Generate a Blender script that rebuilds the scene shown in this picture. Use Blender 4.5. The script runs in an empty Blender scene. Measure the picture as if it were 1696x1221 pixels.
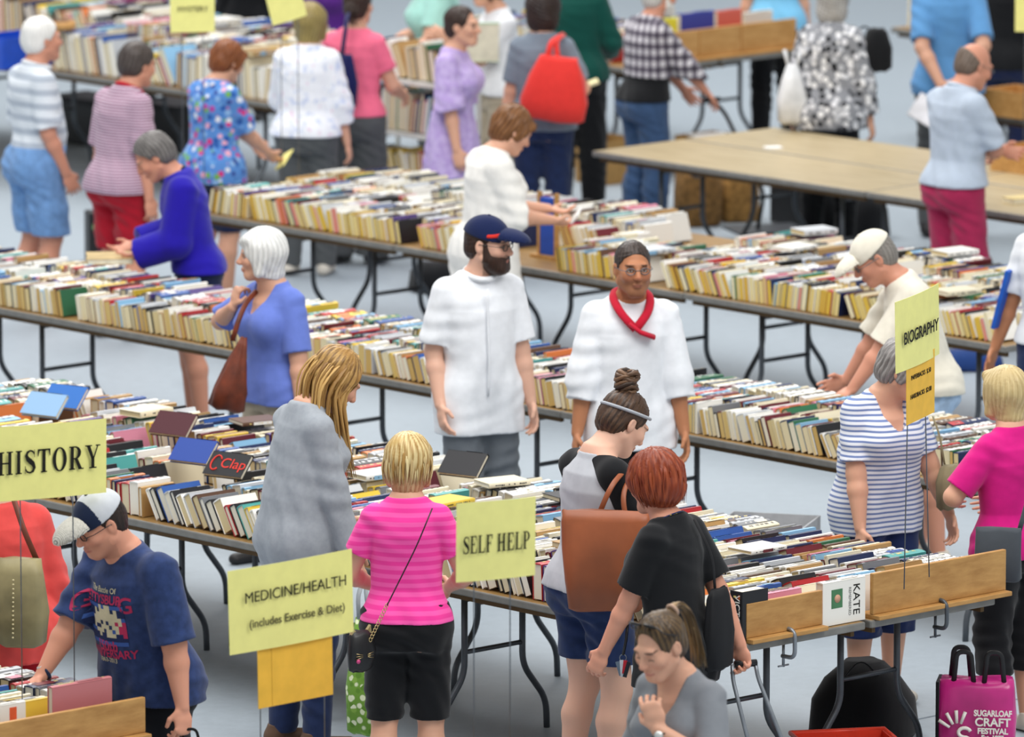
import bpy, bmesh, math, random
import numpy as np
from mathutils import Vector, Matrix
random.seed(7)
C = bpy.context.scene.collection
SC = bpy.context.scene
PI = math.pi
# ------------------------------------------------------------------ camera, world, lights
FPX, YH, CH = 13300.0, -1627.0, 7.35          # focal length in px of a 1696x1221 frame, horizon row, camera height
PITCH = math.atan((610.5 - YH) / FPX)
cam_d = bpy.data.cameras.new('camera'); cam = bpy.data.objects.new('camera', cam_d); C.objects.link(cam)
cam.location = (0, 0, CH); cam.rotation_euler = (PI / 2 - PITCH, 0, 0)
cam_d.sensor_width = 36.0; cam_d.lens = 36.0 * FPX / 1696.0; cam_d.clip_end = 300
cam_d.dof.use_dof = True; cam_d.dof.focus_distance = 33.4; cam_d.dof.aperture_fstop = 3.9
SC.camera = cam
SC.view_settings.view_transform = 'Standard'; SC.view_settings.look = 'None'
SC.view_settings.gamma = 1.0; SC.view_settings.exposure = 0.0
w = bpy.data.worlds.new('arena_air'); SC.world = w; w.use_nodes = True
w.node_tree.nodes['Background'].inputs[0].default_value = (0.93, 0.97, 1.0, 1)
w.node_tree.nodes['Background'].inputs[1].default_value = 0.55
def area(name, loc, size, power, col=(1, 0.98, 0.95), target=(0, 38, 0)):
    d = bpy.data.lights.new(name, 'AREA'); d.shape = 'RECTANGLE'; d.size, d.size_y = size; d.energy = power; d.color = col
    o = bpy.data.objects.new(name, d); C.objects.link(o); o.location = loc
    o.rotation_euler = (Vector(target) - Vector(loc)).to_track_quat('-Z', 'Y').to_euler()
area('arena_ceiling_light', (-3, 33, 15), (14, 12), 2050, target=(-1, 38, 0))
area('arena_ceiling_light', (9, 24, 16), (10, 8), 1750, target=(0, 36, 0.8))
area('arena_ceiling_light', (-3, 52, 15), (18, 10), 3000, target=(0, 46, 0))

# ------------------------------------------------------------------ geometry of the place
TH = math.radians(47.3)
UA = Vector((math.cos(TH), -math.sin(TH), 0)); VA = Vector((math.sin(TH), math.cos(TH), 0))   # along / across the book rows
def W(a, b, z=0.0): return UA * a + VA * b + Vector((0, 0, z))
ROWZ = -TH                                     # z rotation of things aligned with the rows (local X along row, local Y away)
def ray(px, py):
    x = (px - 848) / FPX; y = -(py - 610.5) / FPX
    return Vector((x, math.cos(PITCH) + y * math.sin(PITCH), -math.sin(PITCH) + y * math.cos(PITCH)))
def at(px, py, z):
    d = ray(px, py); t = (z - CH) / d.z
    return Vector((0, 0, CH)) + d * t
def at_b(px, py, b):                           # the point of the sight line that lies in the upright plane "b across the rows"
    d = ray(px, py); t = b / d.dot(VA)
    return Vector((0, 0, CH)) + d * t
def pix(p):
    q = Vector(p) - Vector((0, 0, CH)); zc = q.y * math.cos(PITCH) - q.z * math.sin(PITCH)
    return 848 + FPX * q.x / zc, 610.5 - FPX * (q.y * math.sin(PITCH) + q.z * math.cos(PITCH)) / zc

# ------------------------------------------------------------------ materials
def lin(c):
    if isinstance(c, str): c = [int(c[i:i + 2], 16) / 255 for i in (0, 2, 4)]
    return tuple(((x / 12.92) if x <= 0.04045 else ((x + 0.055) / 1.055) ** 2.4) for x in c[:3])
class NT:
    def __init__(s, name, rough=0.7, spec=0.3, metal=0.0, sheen=0.0):
        s.m = bpy.data.materials.new(name); s.m.use_nodes = True; s.t = s.m.node_tree
        s.b = s.t.nodes['Principled BSDF']; s.b.inputs['Roughness'].default_value = rough
        s.b.inputs['Specular IOR Level'].default_value = spec; s.b.inputs['Metallic'].default_value = metal
        if sheen: s.b.inputs['Sheen Weight'].default_value = sheen
    def n(s, kind, **kw):
        nd = s.t.nodes.new(kind)
        for k, v in kw.items():
            if k in nd.inputs: nd.inputs[k].default_value = v
            else: setattr(nd, k, v)
        return nd
    def l(s, a, b): s.t.links.new(a, b)
    def coord(s, which='Object', scale=(1, 1, 1), rot=(0, 0, 0)):
        tc = s.n('ShaderNodeTexCoord'); mp = s.n('ShaderNodeMapping'); mp.inputs['Scale'].default_value = scale; mp.inputs['Rotation'].default_value = rot
        s.l(tc.outputs[which], mp.inputs[0]); return mp.outputs[0]
    def noise(s, scale, detail=3, vec=None, rough=0.5):
        nd = s.n('ShaderNodeTexNoise'); nd.inputs['Scale'].default_value = scale; nd.inputs['Detail'].default_value = detail; nd.inputs['Roughness'].default_value = rough
        s.l(vec if vec is not None else s.coord(), nd.inputs['Vector']); return nd.outputs['Fac']
    def ramp(s, fac, stops, interp='LINEAR'):
        r = s.n('ShaderNodeValToRGB'); r.color_ramp.interpolation = interp
        els = r.color_ramp.elements
        while len(els) < len(stops): els.new(0.5)
        for e, (p, c) in zip(els, stops): e.position = p; e.color = (*lin(c), 1)
        s.l(fac, r.inputs[0]); return r.outputs[0]
    def mix(s, fac, a, b, blend='MIX'):
        nd = s.n('ShaderNodeMix', data_type='RGBA', blend_type=blend)
        for i, x in ((6, a), (7, b)):
            if isinstance(x, (str, tuple)): nd.inputs[i].default_value = (*lin(x), 1)
            else: s.l(x, nd.inputs[i])
        if isinstance(fac, (int, float)): nd.inputs[0].default_value = fac
        else: s.l(fac, nd.inputs[0])
        return nd.outputs[2]
    def base(s, x):
        if isinstance(x, (str, tuple)): s.b.inputs['Base Color'].default_value = (*lin(x), 1)
        else: s.l(x, s.b.inputs['Base Color'])
    def bump(s, h, strength=0.3, dist=0.01):
        nd = s.n('ShaderNodeBump'); nd.inputs['Strength'].default_value = strength; nd.inputs['Distance'].default_value = dist
        s.l(h, nd.inputs['Height']); s.l(nd.outputs[0], s.b.inputs['Normal'])
def shade(c, k):
    c = [int(c[i:i + 2], 16) for i in (0, 2, 4)]; return ''.join('%02x' % max(0, min(255, int(x * k))) for x in c)
_mc = {}
def plain(name, col, rough=0.6, spec=0.3, metal=0.0, var=0.06, scale=14):
    k = (name, col)
    if k not in _mc:
        t = NT(name, rough, spec, metal)
        t.base(t.ramp(t.noise(scale, 3), [(0.3, shade(col, 1 - var)), (0.7, shade(col, 1 + var))])); _mc[k] = t.m
    return _mc[k]
def wood(name, c1, c2, rough=0.5, scale=(3, 30, 30)):
    k = (name, c1)
    if k not in _mc:
        t = NT(name, rough, 0.35); v = t.coord('Object', scale)
        f = t.noise(2.0, 5, v, 0.6); kn = t.noise(1.1, 2)
        t.base(t.mix(kn, t.ramp(f, [(0.3, c1), (0.7, c2)]), t.ramp(f, [(0.3, shade(c1, 0.86)), (0.7, shade(c2, 0.95))]))); t.bump(f, 0.08)
        _mc[k] = t.m
    return _mc[k]
def fabric(name, col, rough=0.85, var=0.02, wr=0.5, wscale=9, extra=None):
    """cloth with fine weave and soft crease bumps; extra(t) may return a colour socket"""
    t = NT(name, rough, 0.15, sheen=0.15)
    v = t.coord('Object', (1, 1, 0.6)); n1 = t.noise(wscale * 1.6, 1.5, v, 0.45)
    if extra: t.base(extra(t))
    else: t.base(t.ramp(t.noise(25, 2), [(0.3, shade(col, 1 - var)), (0.7, shade(col, 1 + var))]))
    t.bump(n1, wr * .22, 0.022); return t.m
def stripes_z(c1, c2, freq, duty=0.5, wob=0.0, axis=2, soft=0.06, rot=(0, 0, 0)):
    def f(t):
        v = t.coord('Object', (1, 1, 1), rot); sx = t.n('ShaderNodeSeparateXYZ'); t.l(v, sx.inputs[0])
        z = sx.outputs[axis]
        if wob:
            ad = t.n('ShaderNodeMath', operation='MULTIPLY_ADD'); t.l(t.noise(3, 2), ad.inputs[0]); ad.inputs[1].default_value = wob; t.l(z, ad.inputs[2]); z = ad.outputs[0]
        m = t.n('ShaderNodeMath', operation='MULTIPLY'); t.l(z, m.inputs[0]); m.inputs[1].default_value = freq
        fr = t.n('ShaderNodeMath', operation='FRACT'); t.l(m.outputs[0], fr.inputs[0])
        return t.ramp(fr.outputs[0], [(0, c1), (duty - soft, c1), (duty, c2), (1 - soft, c2), (1, c1)])
    return f
def vcol(name, rough=0.6, spec=0.3, bumpn=None, sss=0.0, sheen=0):
    t = NT(name, rough, spec, sheen=sheen); a = t.n('ShaderNodeAttribute', attribute_name='Col')
    t.l(a.outputs['Color'], t.b.inputs['Base Color'])
    if sss:
        t.b.inputs['Subsurface Weight'].default_value = sss; t.b.inputs['Subsurface Radius'].default_value = (0.012, 0.005, 0.003); t.b.inputs['Subsurface Scale'].default_value = 1.0
    if bumpn: t.bump(t.noise(*bumpn), 0.25, 0.004)
    return t.m

# ------------------------------------------------------------------ objects and tags
def tag(o, label=None, cat=None, group=None, kind=None):
    if label: o['label'] = label
    if cat: o['category'] = cat
    if group: o['group'] = group
    if kind: o['kind'] = kind
    return o
def empty(name, loc=(0, 0, 0), rz=0.0):
    o = bpy.data.objects.new(name, None); C.objects.link(o); o.location = loc; o.rotation_euler = (0, 0, rz); o.empty_display_size = 0.1; return o
class MB:
    def __init__(s): s.v = []; s.f = []; s.mi = []; s.c = []; s.sm = []
    def add(s, verts, faces, mi=0, col=None, smooth=False):
        n = len(s.v); s.v += [tuple(x) for x in verts]
        s.f += [tuple(i + n for i in f) for f in faces]; s.mi += [mi] * len(faces); s.sm += [smooth] * len(faces)
        s.c += [col or (1, 1, 1)] * len(verts); return s
    def box(s, lo, hi, mi=0, col=None, M=None):
        x0, y0, z0 = lo; x1, y1, z1 = hi
        vs = [Vector(p) for p in ((x0, y0, z0), (x1, y0, z0), (x1, y1, z0), (x0, y1, z0), (x0, y0, z1), (x1, y0, z1), (x1, y1, z1), (x0, y1, z1))]
        if M is not None: vs = [M @ p for p in vs]
        return s.add(vs, [(0, 3, 2, 1), (4, 5, 6, 7), (0, 1, 5, 4), (1, 2, 6, 5), (2, 3, 7, 6), (3, 0, 4, 7)], mi, col)
    def tube(s, pts, r, n=8, mi=0, col=None, closed=False, flat=1.0):
        """round (or flattened) tube along pts; r a number or a list"""
        pts = [Vector(p) for p in pts]; m = len(pts); rs = r if isinstance(r, (list, tuple)) else [r] * m
        vs = []; up = None
        for i, p in enumerate(pts):
            if closed: d = pts[(i + 1) % m] - pts[i - 1]
            else: d = pts[min(i + 1, m - 1)] - pts[max(i - 1, 0)]
            d = d.normalized() if d.length > 1e-9 else Vector((0, 0, 1))
            if up is None:
                up = Vector((0, 0, 1)) if abs(d.z) < 0.9 else Vector((0, 1, 0))
            x = d.cross(up)
            x = x.normalized() if x.length > 1e-6 else d.orthogonal().normalized()
            y = x.cross(d).normalized(); up = y
            for k in range(n):
                a = 2 * PI * k / n; vs.append(p + x * (math.cos(a) * rs[i]) + y * (math.sin(a) * rs[i] * flat))
        fs = []
        for i in range(m if closed else m - 1):
            j = (i + 1) % m
            for k in range(n):
                k2 = (k + 1) % n; fs.append((i * n + k, i * n + k2, j * n + k2, j * n + k))
        if not closed: fs += [tuple(range(n))[::-1], tuple((m - 1) * n + k for k in range(n))]
        return s.add(vs, fs, mi, col, True)
    def prism(s, poly, y0, y1, mi=0, col=None, M=None):
        """polygon in local XZ extruded along Y"""
        n = len(poly); vs = [Vector((x, y0, z)) for x, z in poly] + [Vector((x, y1, z)) for x, z in poly]
        if M is not None: vs = [M @ p for p in vs]
        fs = [tuple(range(n)), tuple(range(n, 2 * n))[::-1]] + [(i, i + n, (i + 1) % n + n, (i + 1) % n) for i in range(n)]
        return s.add(vs, fs, mi, col)
    def build(s, name, mats, parent=None, loc=None, rot=None, bevel=0.0, colattr=False):
        me = bpy.data.meshes.new(name); me.from_pydata(s.v, [], s.f); me.update()
        for m in (mats if isinstance(mats, (list, tuple)) else [mats]): me.materials.append(m)
        me.polygons.foreach_set('material_index', s.mi); me.polygons.foreach_set('use_smooth', s.sm)
        if colattr:
            ca = me.color_attributes.new('Col', 'FLOAT_COLOR', 'POINT')
            ca.data.foreach_set('color', np.concatenate([np.array(s.c, dtype=np.float32), np.ones((len(s.c), 1), np.float32)], 1).ravel())
        o = bpy.data.objects.new(name, me); C.objects.link(o)
        if parent: o.parent = parent
        if loc is not None: o.location = loc
        if rot is not None: o.rotation_euler = rot
        if bevel:
            b = o.modifiers.new('bevel', 'BEVEL'); b.width = bevel; b.segments = 2; b.limit_method = 'ANGLE'
        return o
def npmesh(name, V, Q, mats, parent=None, col=None, mi=None, smooth=True):
    me = bpy.data.meshes.new(name); nv, nf = len(V), len(Q)
    me.vertices.add(nv); me.vertices.foreach_set('co', np.ascontiguousarray(V, np.float32).ravel())
    me.loops.add(nf * 4); me.polygons.add(nf)
    me.loops.foreach_set('vertex_index', np.ascontiguousarray(Q, np.int32).ravel())
    me.polygons.foreach_set('loop_start', np.arange(nf, dtype=np.int32) * 4)
    if smooth: me.polygons.foreach_set('use_smooth', np.ones(nf, bool))
    for m in (mats if isinstance(mats, (list, tuple)) else [mats]): me.materials.append(m)
    if mi is not None: me.polygons.foreach_set('material_index', np.ascontiguousarray(mi, np.int32))
    me.update(calc_edges=True)
    if col is not None:
        ca = me.color_attributes.new('Col', 'FLOAT_COLOR', 'POINT')
        ca.data.foreach_set('color', np.concatenate([col.astype(np.float32), np.ones((nv, 1), np.float32)], 1).ravel())
    o = bpy.data.objects.new(name, me); C.objects.link(o)
    if parent: o.parent = parent
    return o

# ------------------------------------------------------------------ floor
t = NT('floor_concrete', 0.55, 0.3)
v = t.coord('Object'); n1 = t.noise(0.5, 5, v, 0.6); n2 = t.noise(14, 4, v, 0.7); n3 = t.noise(90, 2, v)
c = t.mix(n1, '939da6', 'a5afb8'); c = t.mix(t.ramp(n2, [(0.35, '000000'), (0.75, 'ffffff')]), c, 'a3aeb7')
c = t.mix(t.ramp(n3, [(0.62, '000000'), (0.72, '999999')]), c, '89939c')
t.base(c); t.bump(n3, 0.05, 0.002); M_FLOOR = t.m
fl = MB().box((-25, 8, -0.12), (25, 85, 0)).build('floor', M_FLOOR); tag(fl, kind='structure')
sm = MB()
for b in (21.2,): sm.box((-60, b, 0.0), (0, b + 0.012, 0.0015))
for a in (-24.1,): sm.box((a, 5, 0.0), (a + 0.012, 60, 0.0015))
o = sm.build('trim_1', plain('floor_joint', '6f7984', 0.9), rot=(0, 0, ROWZ)); tag(o, kind='structure')

o = MB().box((-25, 85, 0), (25, 85.3, 9)).build('wall_back', plain('arena_wall_paint', 'b9bec4', .8)); tag(o, kind='structure')
# ------------------------------------------------------------------ folding tables
M_TOP = wood('table_laminate', '8d6c3f', 'a68350', 0.4, (2, 14, 14)); M_TOPL = wood('bare_table_laminate', 'b39f78', 'c2b08c', 0.35, (1.5, 10, 10))
M_EDGE = plain('table_edge_metal', '7d7b76', 0.45, 0.5, 0.2); M_LEG = plain('leg_steel', '565b61', 0.4, 0.5, 0.5); M_LEGL = plain('leg_bare_steel', '8b9096', 0.35, 0.5, 0.6)
TABLE_L, TABLE_W, TABLE_H = 2.27, 0.745, 0.74
def smooth_path(pts, n=5):
    """round the corners of a polyline with short arcs"""
    P = [Vector(p) for p in pts]; out = [P[0]]
    for i in range(1, len(P) - 1):
        a, b, c2 = P[i - 1], P[i], P[i + 1]; r = min(0.06, (a - b).length * .45, (c2 - b).length * .45)
        s = b + (a - b).normalized() * r; e = b + (c2 - b).normalized() * r
        for k in range(n + 1):
            q = k / n; out.append(s * (1 - q) ** 2 + b * 2 * q * (1 - q) + e * q * q)
    return out + [P[-1]]
def table(a0, b0, label, group, L=TABLE_L, top=M_TOP, legm=M_LEG):
    r = empty('folding_table', W(a0, b0), ROWZ); tag(r, label, 'table', group)
    MB().box((0.004, 0.004, TABLE_H - 0.028), (L - 0.004, TABLE_W - 0.004, TABLE_H)).build('table_top', top, r, bevel=0.004)
    e = MB()
    for lo, hi in (((0, -0.003, TABLE_H - 0.034), (L, 0.012, TABLE_H - 0.001)), ((0, TABLE_W - 0.012, TABLE_H - 0.034), (L, TABLE_W + 0.003, TABLE_H - 0.001)),
                   ((-0.003, 0, TABLE_H - 0.034), (0.012, TABLE_W, TABLE_H - 0.001)), ((L - 0.012, 0, TABLE_H - 0.034), (L + 0.003, TABLE_W, TABLE_H - 0.001))): e.box(lo, hi)
    e.build('edge_band', M_EDGE, r, bevel=0.006)
    for y in (0.035, TABLE_W - 0.055): MB().box((0.03, y, TABLE_H - 0.062), (L - 0.03, y + 0.02, TABLE_H - 0.028)).build('apron', plain('apron_brown', '5d4526', 0.6), r)
    for x, sx in ((0.38, 1), (L - 0.38, -1)):
        for sy in (-1, 1):
            y = TABLE_W / 2
            pts = smooth_path([(x, y + sy * 0.17, TABLE_H - 0.03), (x, y + sy * 0.17, 0.30), (x - sx * 0.0, y + sy * 0.31, 0.13), (x, y + sy * 0.315, 0.0)])
            MB().tube(pts, 0.0145, 10).build('leg', legm, r)
        for zc in (0.40, 0.63): MB().tube([(x, TABLE_W / 2 - 0.17, zc), (x, TABLE_W / 2 + 0.17, zc)], 0.011).build('crossbar', legm, r)
        MB().tube([(x, TABLE_W / 2, 0.63), (x + sx * 0.12, TABLE_W / 2, 0.60), (x + sx * 0.42, TABLE_W / 2, TABLE_H - 0.03)], 0.009).build('brace', legm, r)
    return r
def row_of_tables(a_end, b0, n, lab, group, **kw):
    """lab(k) gives the label; k=0 is the table at the right-hand end"""
    for k in range(n): table(a_end - (k + 1) * (TABLE_L + 0.008), b0, lab(k), group, **kw)
ORD = ['', 'second ', 'third ', 'fourth ', 'fifth ']
A_END, A_B = -23.18, 22.66; B_B = 25.98; C_B = 28.93; D_B = 32.26; Z_END = -23.46
ALAB = ['under the wooden end boards', 'below the self help sign', 'left of the grey cardigan', 'behind the history sign']
row_of_tables(A_END, A_B, 4, lambda k: 'folding table, near side of the big front book row, ' + ALAB[k], 'folding tables')
row_of_tables(A_END, A_B + 0.78, 4, lambda k: 'folding table, far side of the big front book row, ' + ALAB[k], 'folding tables')
BL = ['at right beyond the magenta top', 'right of the red neckerchief', 'between the two chef jackets', 'beside the periwinkle tee', 'at the left edge']
row_of_tables(-23.25, B_B, 4, lambda k: 'folding table in the row behind the chefs, ' + BL[k], 'folding tables')
row_of_tables(-23.25 - 4 * (TABLE_L + .008), B_B, 1, lambda k: 'folding table in the row behind the chefs, ' + BL[4], 'folding tables')
CL = ['near the man in cream cap', 'behind the woman in white top', 'at left end beside the blue cardigan']
for j, nm in ((0, 'near'), (1, 'far')):
    for (a0, L_), cl in zip(((-30.02, 2.34), (-32.30, 2.27), (-33.97, 1.66)), CL):
        table(a0, C_B + 0.765 * j, 'folding table of the middle book row, %s side, %s' % (nm, cl), 'folding tables', L=L_)
for j, nm in ((0, 'near'), (1, 'far')):
    for k, cl in enumerate(('by the plaid shirt', 'beside the bald man', 'at the right edge')):
        table(-34.26 + k * 2.28, D_B + 0.765 * j, 'bare tan folding table at upper right, %s side, %s' % (nm, cl), 'folding tables', top=M_TOPL)
    for k, cl in enumerate(('by the white shelf', 'beyond the white-haired polo wearer')):
        table(-37.05 - (k + 1) * 2.28, D_B + 0.765 * j, 'folding table of tall books at upper left, %s side, %s' % (nm, cl), 'folding tables')
for j, nm in ((0, 'near'), (1, 'far')):
    table(-36.8 - 2.27, 35.02 + 0.77 * j, 'far folding table with tan boards behind the plaid shirt, %s side' % nm, 'folding tables')
table(-33.8, 35.15, 'far folding table at upper right edge behind the bald man', 'folding tables')
table(-37.2, 37.75, 'farthest folding table of upright books, between floral jacket and blue tee', 'folding tables')
table(-44, 36.6, 'farthest folding table at upper left corner beyond the white shelf', 'folding tables')
for j, nm in ((0, 'near'), (1, 'far')):
    table(Z_END - TABLE_L, 18.20 + 0.77 * j, 'folding table in lower left corner below the history sign, %s side' % nm, 'folding tables')
table(-22.4, 19.15, 'short folding table below the photo carrying the wires of two signs', 'folding tables', L=1.3)
# ------------------------------------------------------------------ lettering
def text(s, size, m, parent, loc, rot=(PI / 2, 0, 0), name='lettering', align='CENTER', bold=0.0, sx=1.0, extrude=0.0006):
    cu = bpy.data.curves.new('t', 'FONT'); cu.body = s; cu.size = size; cu.align_x = align; cu.align_y = 'CENTER'; cu.extrude = extrude; cu.offset = bold
    t_ = bpy.data.objects.new('t', cu); C.objects.link(t_)
    bpy.context.view_layer.update()
    me = bpy.data.meshes.new_from_object(t_.evaluated_get(bpy.context.evaluated_depsgraph_get()))
    bpy.data.objects.remove(t_)
    me.materials.clear(); me.materials.append(m); me.name = name
    o = bpy.data.objects.new(name, me); C.objects.link(o); o.parent = parent; o.location = loc; o.rotation_euler = rot; o.scale = (sx, 1, 1)
    return o
def serif(s, size, m, parent, loc, rot=(PI / 2, 0, 0), name='lettering', sx=1.0):
    """bold roman capitals with thick stems, thin arms and slab serifs"""
    b = MB(); T, H_, Q = 0.19, 0.07, 0.055; x = 0.0
    def q(*p): b.add([(X + x, Y, 0) for X, Y in p], [tuple(range(len(p)))])
    def rect(x0, y0, x1, y1): q((x0, y0), (x1, y0), (x1, y1), (x0, y1))
    def stem(x0): rect(x0, 0, x0 + T, 1); rect(x0 - .09, 0, x0 + T + .09, Q); rect(x0 - .09, 1 - Q, x0 + T + .09, 1)
    def ring(cx, cy, rx, ry, ix, iy, a0=0, a1=2 * PI, n=28):
        for k in range(n):
            u, v_ = a0 + (a1 - a0) * k / n, a0 + (a1 - a0) * (k + 1) / n
            q((cx + rx * math.cos(u), cy + ry * math.sin(u)), (cx + rx * math.cos(v_), cy + ry * math.sin(v_)), (cx + ix * math.cos(v_), cy + iy * math.sin(v_)), (cx + ix * math.cos(u), cy + iy * math.sin(u)))
    for ch in s:
        if ch == 'H': stem(.1); stem(.62); rect(.2, .47, .7, .47 + H_); x += 1.0
        elif ch == 'I': stem(.1); x += .46
        elif ch == 'T': stem(.3); rect(.02, 1 - H_, .77, 1); q((.02, 1), (.02, .70), (.06, .70), (.15, 1)); q((.77, 1), (.64, 1), (.73, .70), (.77, .70)); x += .84
        elif ch in 'EFL':
            stem(.1)
            if ch != 'L': rect(.2, 1 - H_, .68, 1); q((.68, 1), (.55, 1), (.64, .72), (.68, .72)); rect(.2, .48, .5, .48 + H_); rect(.47, .38, .51, .66)
            if ch != 'F': rect(.2, 0, .7, H_); q((.7, 0), (.74, .3), (.70, .3), (.57, 0))
            x += {'E': .82, 'F': .76, 'L': .80}[ch]
        elif ch == 'O': ring(.44, .5, .42, .52, .22, .46); x += .94
        elif ch in 'PR':
            stem(.1); ring(.36, .72, .36, .28, .16, .22, -PI / 2, PI / 2, 14); rect(.2, 1 - .06, .37, 1); rect(.2, .44, .37, .5)
            if ch == 'R': q((.33, .46), (.53, .46), (.80, 0), (.58, 0)); rect(.56, 0, .88, Q); x += .96
            else: x += .80
        elif ch == 'Y': q((.02, 1), (.24, 1), (.50, .42), (.33, .40)); q((.68, 1), (.76, 1), (.50, .42), (.42, .42)); rect(.32, 0, .32 + T, .46); rect(.2, 0, .64, Q); rect(-.05, 1 - Q, .36, 1); rect(.58, 1 - Q, .86, 1); x += .88
        elif ch == 'S':
            pts = [(.62, .80, .05), (.52, .93, .09), (.36, .97, .07), (.20, .90, .12), (.14, .76, .18), (.22, .62, .22), (.38, .51, .24), (.54, .40, .22), (.61, .24, .18), (.54, .09, .12), (.36, .03, .07), (.18, .07, .09), (.08, .22, .05)]
            for i in range(len(pts) - 1):
                (x0, y0, w0), (x1, y1, w1) = pts[i], pts[i + 1]; d = Vector((x1 - x0, y1 - y0)).normalized(); nx, ny = -d.y / 2, d.x / 2
                d2 = Vector((pts[min(i + 2, len(pts) - 1)][0] - x0, pts[min(i + 2, len(pts) - 1)][1] - y0)).normalized(); d0 = Vector((x1 - pts[max(i - 1, 0)][0], y1 - pts[max(i - 1, 0)][1])).normalized()
                q((x0 + -d0.y / 2 * w0, y0 + d0.x / 2 * w0), (x0 + d0.y / 2 * w0, y0 - d0.x / 2 * w0), (x1 + d2.y / 2 * w1, y1 - d2.x / 2 * w1), (x1 - d2.y / 2 * w1, y1 + d2.x / 2 * w1))
            rect(.60, .68, .64, 1); rect(.06, 0, .10, .32); x += .74
        else: x += .36
        x += .05
    b.v = [((X - x / 2) * size * sx, (Y - .5) * size, Z) for X, Y, Z in b.v]
    return b.build(name, m, parent, loc, rot)

# ------------------------------------------------------------------ books
rb = random.Random(11)
PAL = [('white', 'eeece6', 34), ('cream', 'e6dcc0', 18), ('pale grey', 'c9ccd0', 9), ('black', '1d1c1f', 10), ('navy', '1f2c55', 8), ('blue', '2f58a0', 6), ('light blue', '86b5d6', 5),
       ('red', 'b3282c', 6), ('maroon', '6a1f2a', 5), ('pink', 'd98aa0', 3), ('orange', 'd9793a', 3), ('yellow', 'e2c043', 4), ('tan', 'b38d58', 5), ('brown', '5d4130', 4), ('green', '2f6a48', 3), ('teal', '4fa09c', 3), ('purple', '5c4788', 2), ('grey', '77797d', 4)]
PALW = [p[2] for p in PAL]; RGB = {p[0]: lin(p[1]) for p in PAL}
PAGES = {'hb': ['e7dfcb', 'efe9db', 'dcd0b0', 'd9c69a'], 'pb': ['dcc793', 'd5b877', 'e5d6ae', 'caa765', 'e8dfc6'], 'yl': ['d8b34a', 'ddbb55', 'd9bf77', 'e2cc8a', 'cfa64a', 'e0cf9a', 'e6dab4', 'dcc27a', 'd9bf77', 'd8897a']}
BOOKS = []
def mk(a, b, z, t, h, L, lean, kind, line, yaw=0.0, flat=False, color=None):
    c = color or rb.choices(PAL, PALW)[0][0]; k = rb.uniform(0.85, 1.1)
    cc = tuple(min(1, x * k) for x in RGB[c]); c2 = rb.choices(PAL, PALW)[0][0]
    d = dict(a=a, b=b, z=z, t=t, h=h, L=L, lean=lean, kind=kind, line=line, yaw=yaw, flat=flat, color=c, cc=cc, c2=RGB[c2], c2n=c2, pg=lin(rb.choice(PAGES[kind])), band=rb.random() < 0.45, seed=rb.random())
    BOOKS.append(d); return d
def section(d):
    t, h, ln, a, z = d['t'], d['h'], d['lean'], d['a'], d['z']; c, s_ = math.cos(ln), math.sin(ln)
    if ln <= 0: return [(a + x * c + y * s_, z - x * s_ + y * c) for x, y in ((0, 0), (t, 0), (t, h), (0, h))]
    a += t / c; return [(a + (x - t) * c + y * s_, z - (x - t) * s_ + y * c) for x, y in ((0, 0), (t, 0), (t, h), (0, h))]
def clash(p, q):
    for P in (p, q):
        for i in range(4):
            nx, ny = P[(i + 1) % 4][1] - P[i][1], P[i][0] - P[(i + 1) % 4][0]; A = [nx * x + ny * y for x, y in p]; B_ = [nx * x + ny * y for x, y in q]; e = .0012 * math.hypot(nx, ny)
            if max(A) + e <= min(B_) or max(B_) + e <= min(A): return False
    return True
EXCL = []                                                  # (a0, a1, b0, b1): places kept free for other things
def line_of(a0, a1, b, line, kind='hb', z=TABLE_H + .0025, lean=-18, flatp=0.02, gap=0.03, hs=None, Ls=None, ts=None):
    """books stand spine up in one line, in clusters that lean together"""
    hs = hs or {'hb': (.138, .165), 'pb': (.103, .115), 'yl': (.103, .112)}[kind]
    Ls = Ls or {'hb': (.19, .226), 'pb': (.165, .185), 'yl': (.165, .182)}[kind]
    ts = ts or {'hb': (.018, .046), 'pb': (.013, .032), 'yl': (.013, .028)}[kind]
    a = a0; prev = None; stand = []
    while a < a1 - 0.05:
        n = rb.randint(4, 16); ln = math.radians(lean + rb.gauss(0, 9)) if rb.random() < 0.8 else math.radians(rb.uniform(-4, 14))
        ln = max(-0.72, min(0.45, ln)); h0 = rb.uniform(*hs)
        if prev is not None: a += hs[1] * max(0, math.tan(prev) - math.tan(ln)) + 0.004
        elif ln < 0: a += hs[1] * math.tan(-ln)
        for i in range(n):
            t = rb.uniform(*ts) if rb.random() < .85 else ts[1] * 1.25; h = h0 * rb.uniform(0.93, 1.03) if rb.random() < .7 else rb.uniform(*hs); L = rb.uniform(*Ls)
            if a + t / math.cos(ln) + hs[1] * max(0, math.tan(ln)) > a1: return
            d = mk(a, b + rb.uniform(0, .010), z, t, h, L, ln, kind, line, 0.0); stand.append(d)
            for _ in range(40):
                if not any(clash(section(d), section(q)) for q in stand[-4:-1]): break
                d['a'] += .004
            a = d['a'] + t / math.cos(ln) + 0.0012
        prev = ln
        if rb.random() < gap: a += rb.uniform(.05, .14); prev = None
        if rb.random() < flatp and BOOKS:
            mk(a - 0.25, b + rb.uniform(-.01, .02), z + hs[1] * 1.04, rb.uniform(.015, .03), .15, .21, 0, 'hb', line, rb.uniform(-.25, .25), True)
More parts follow.
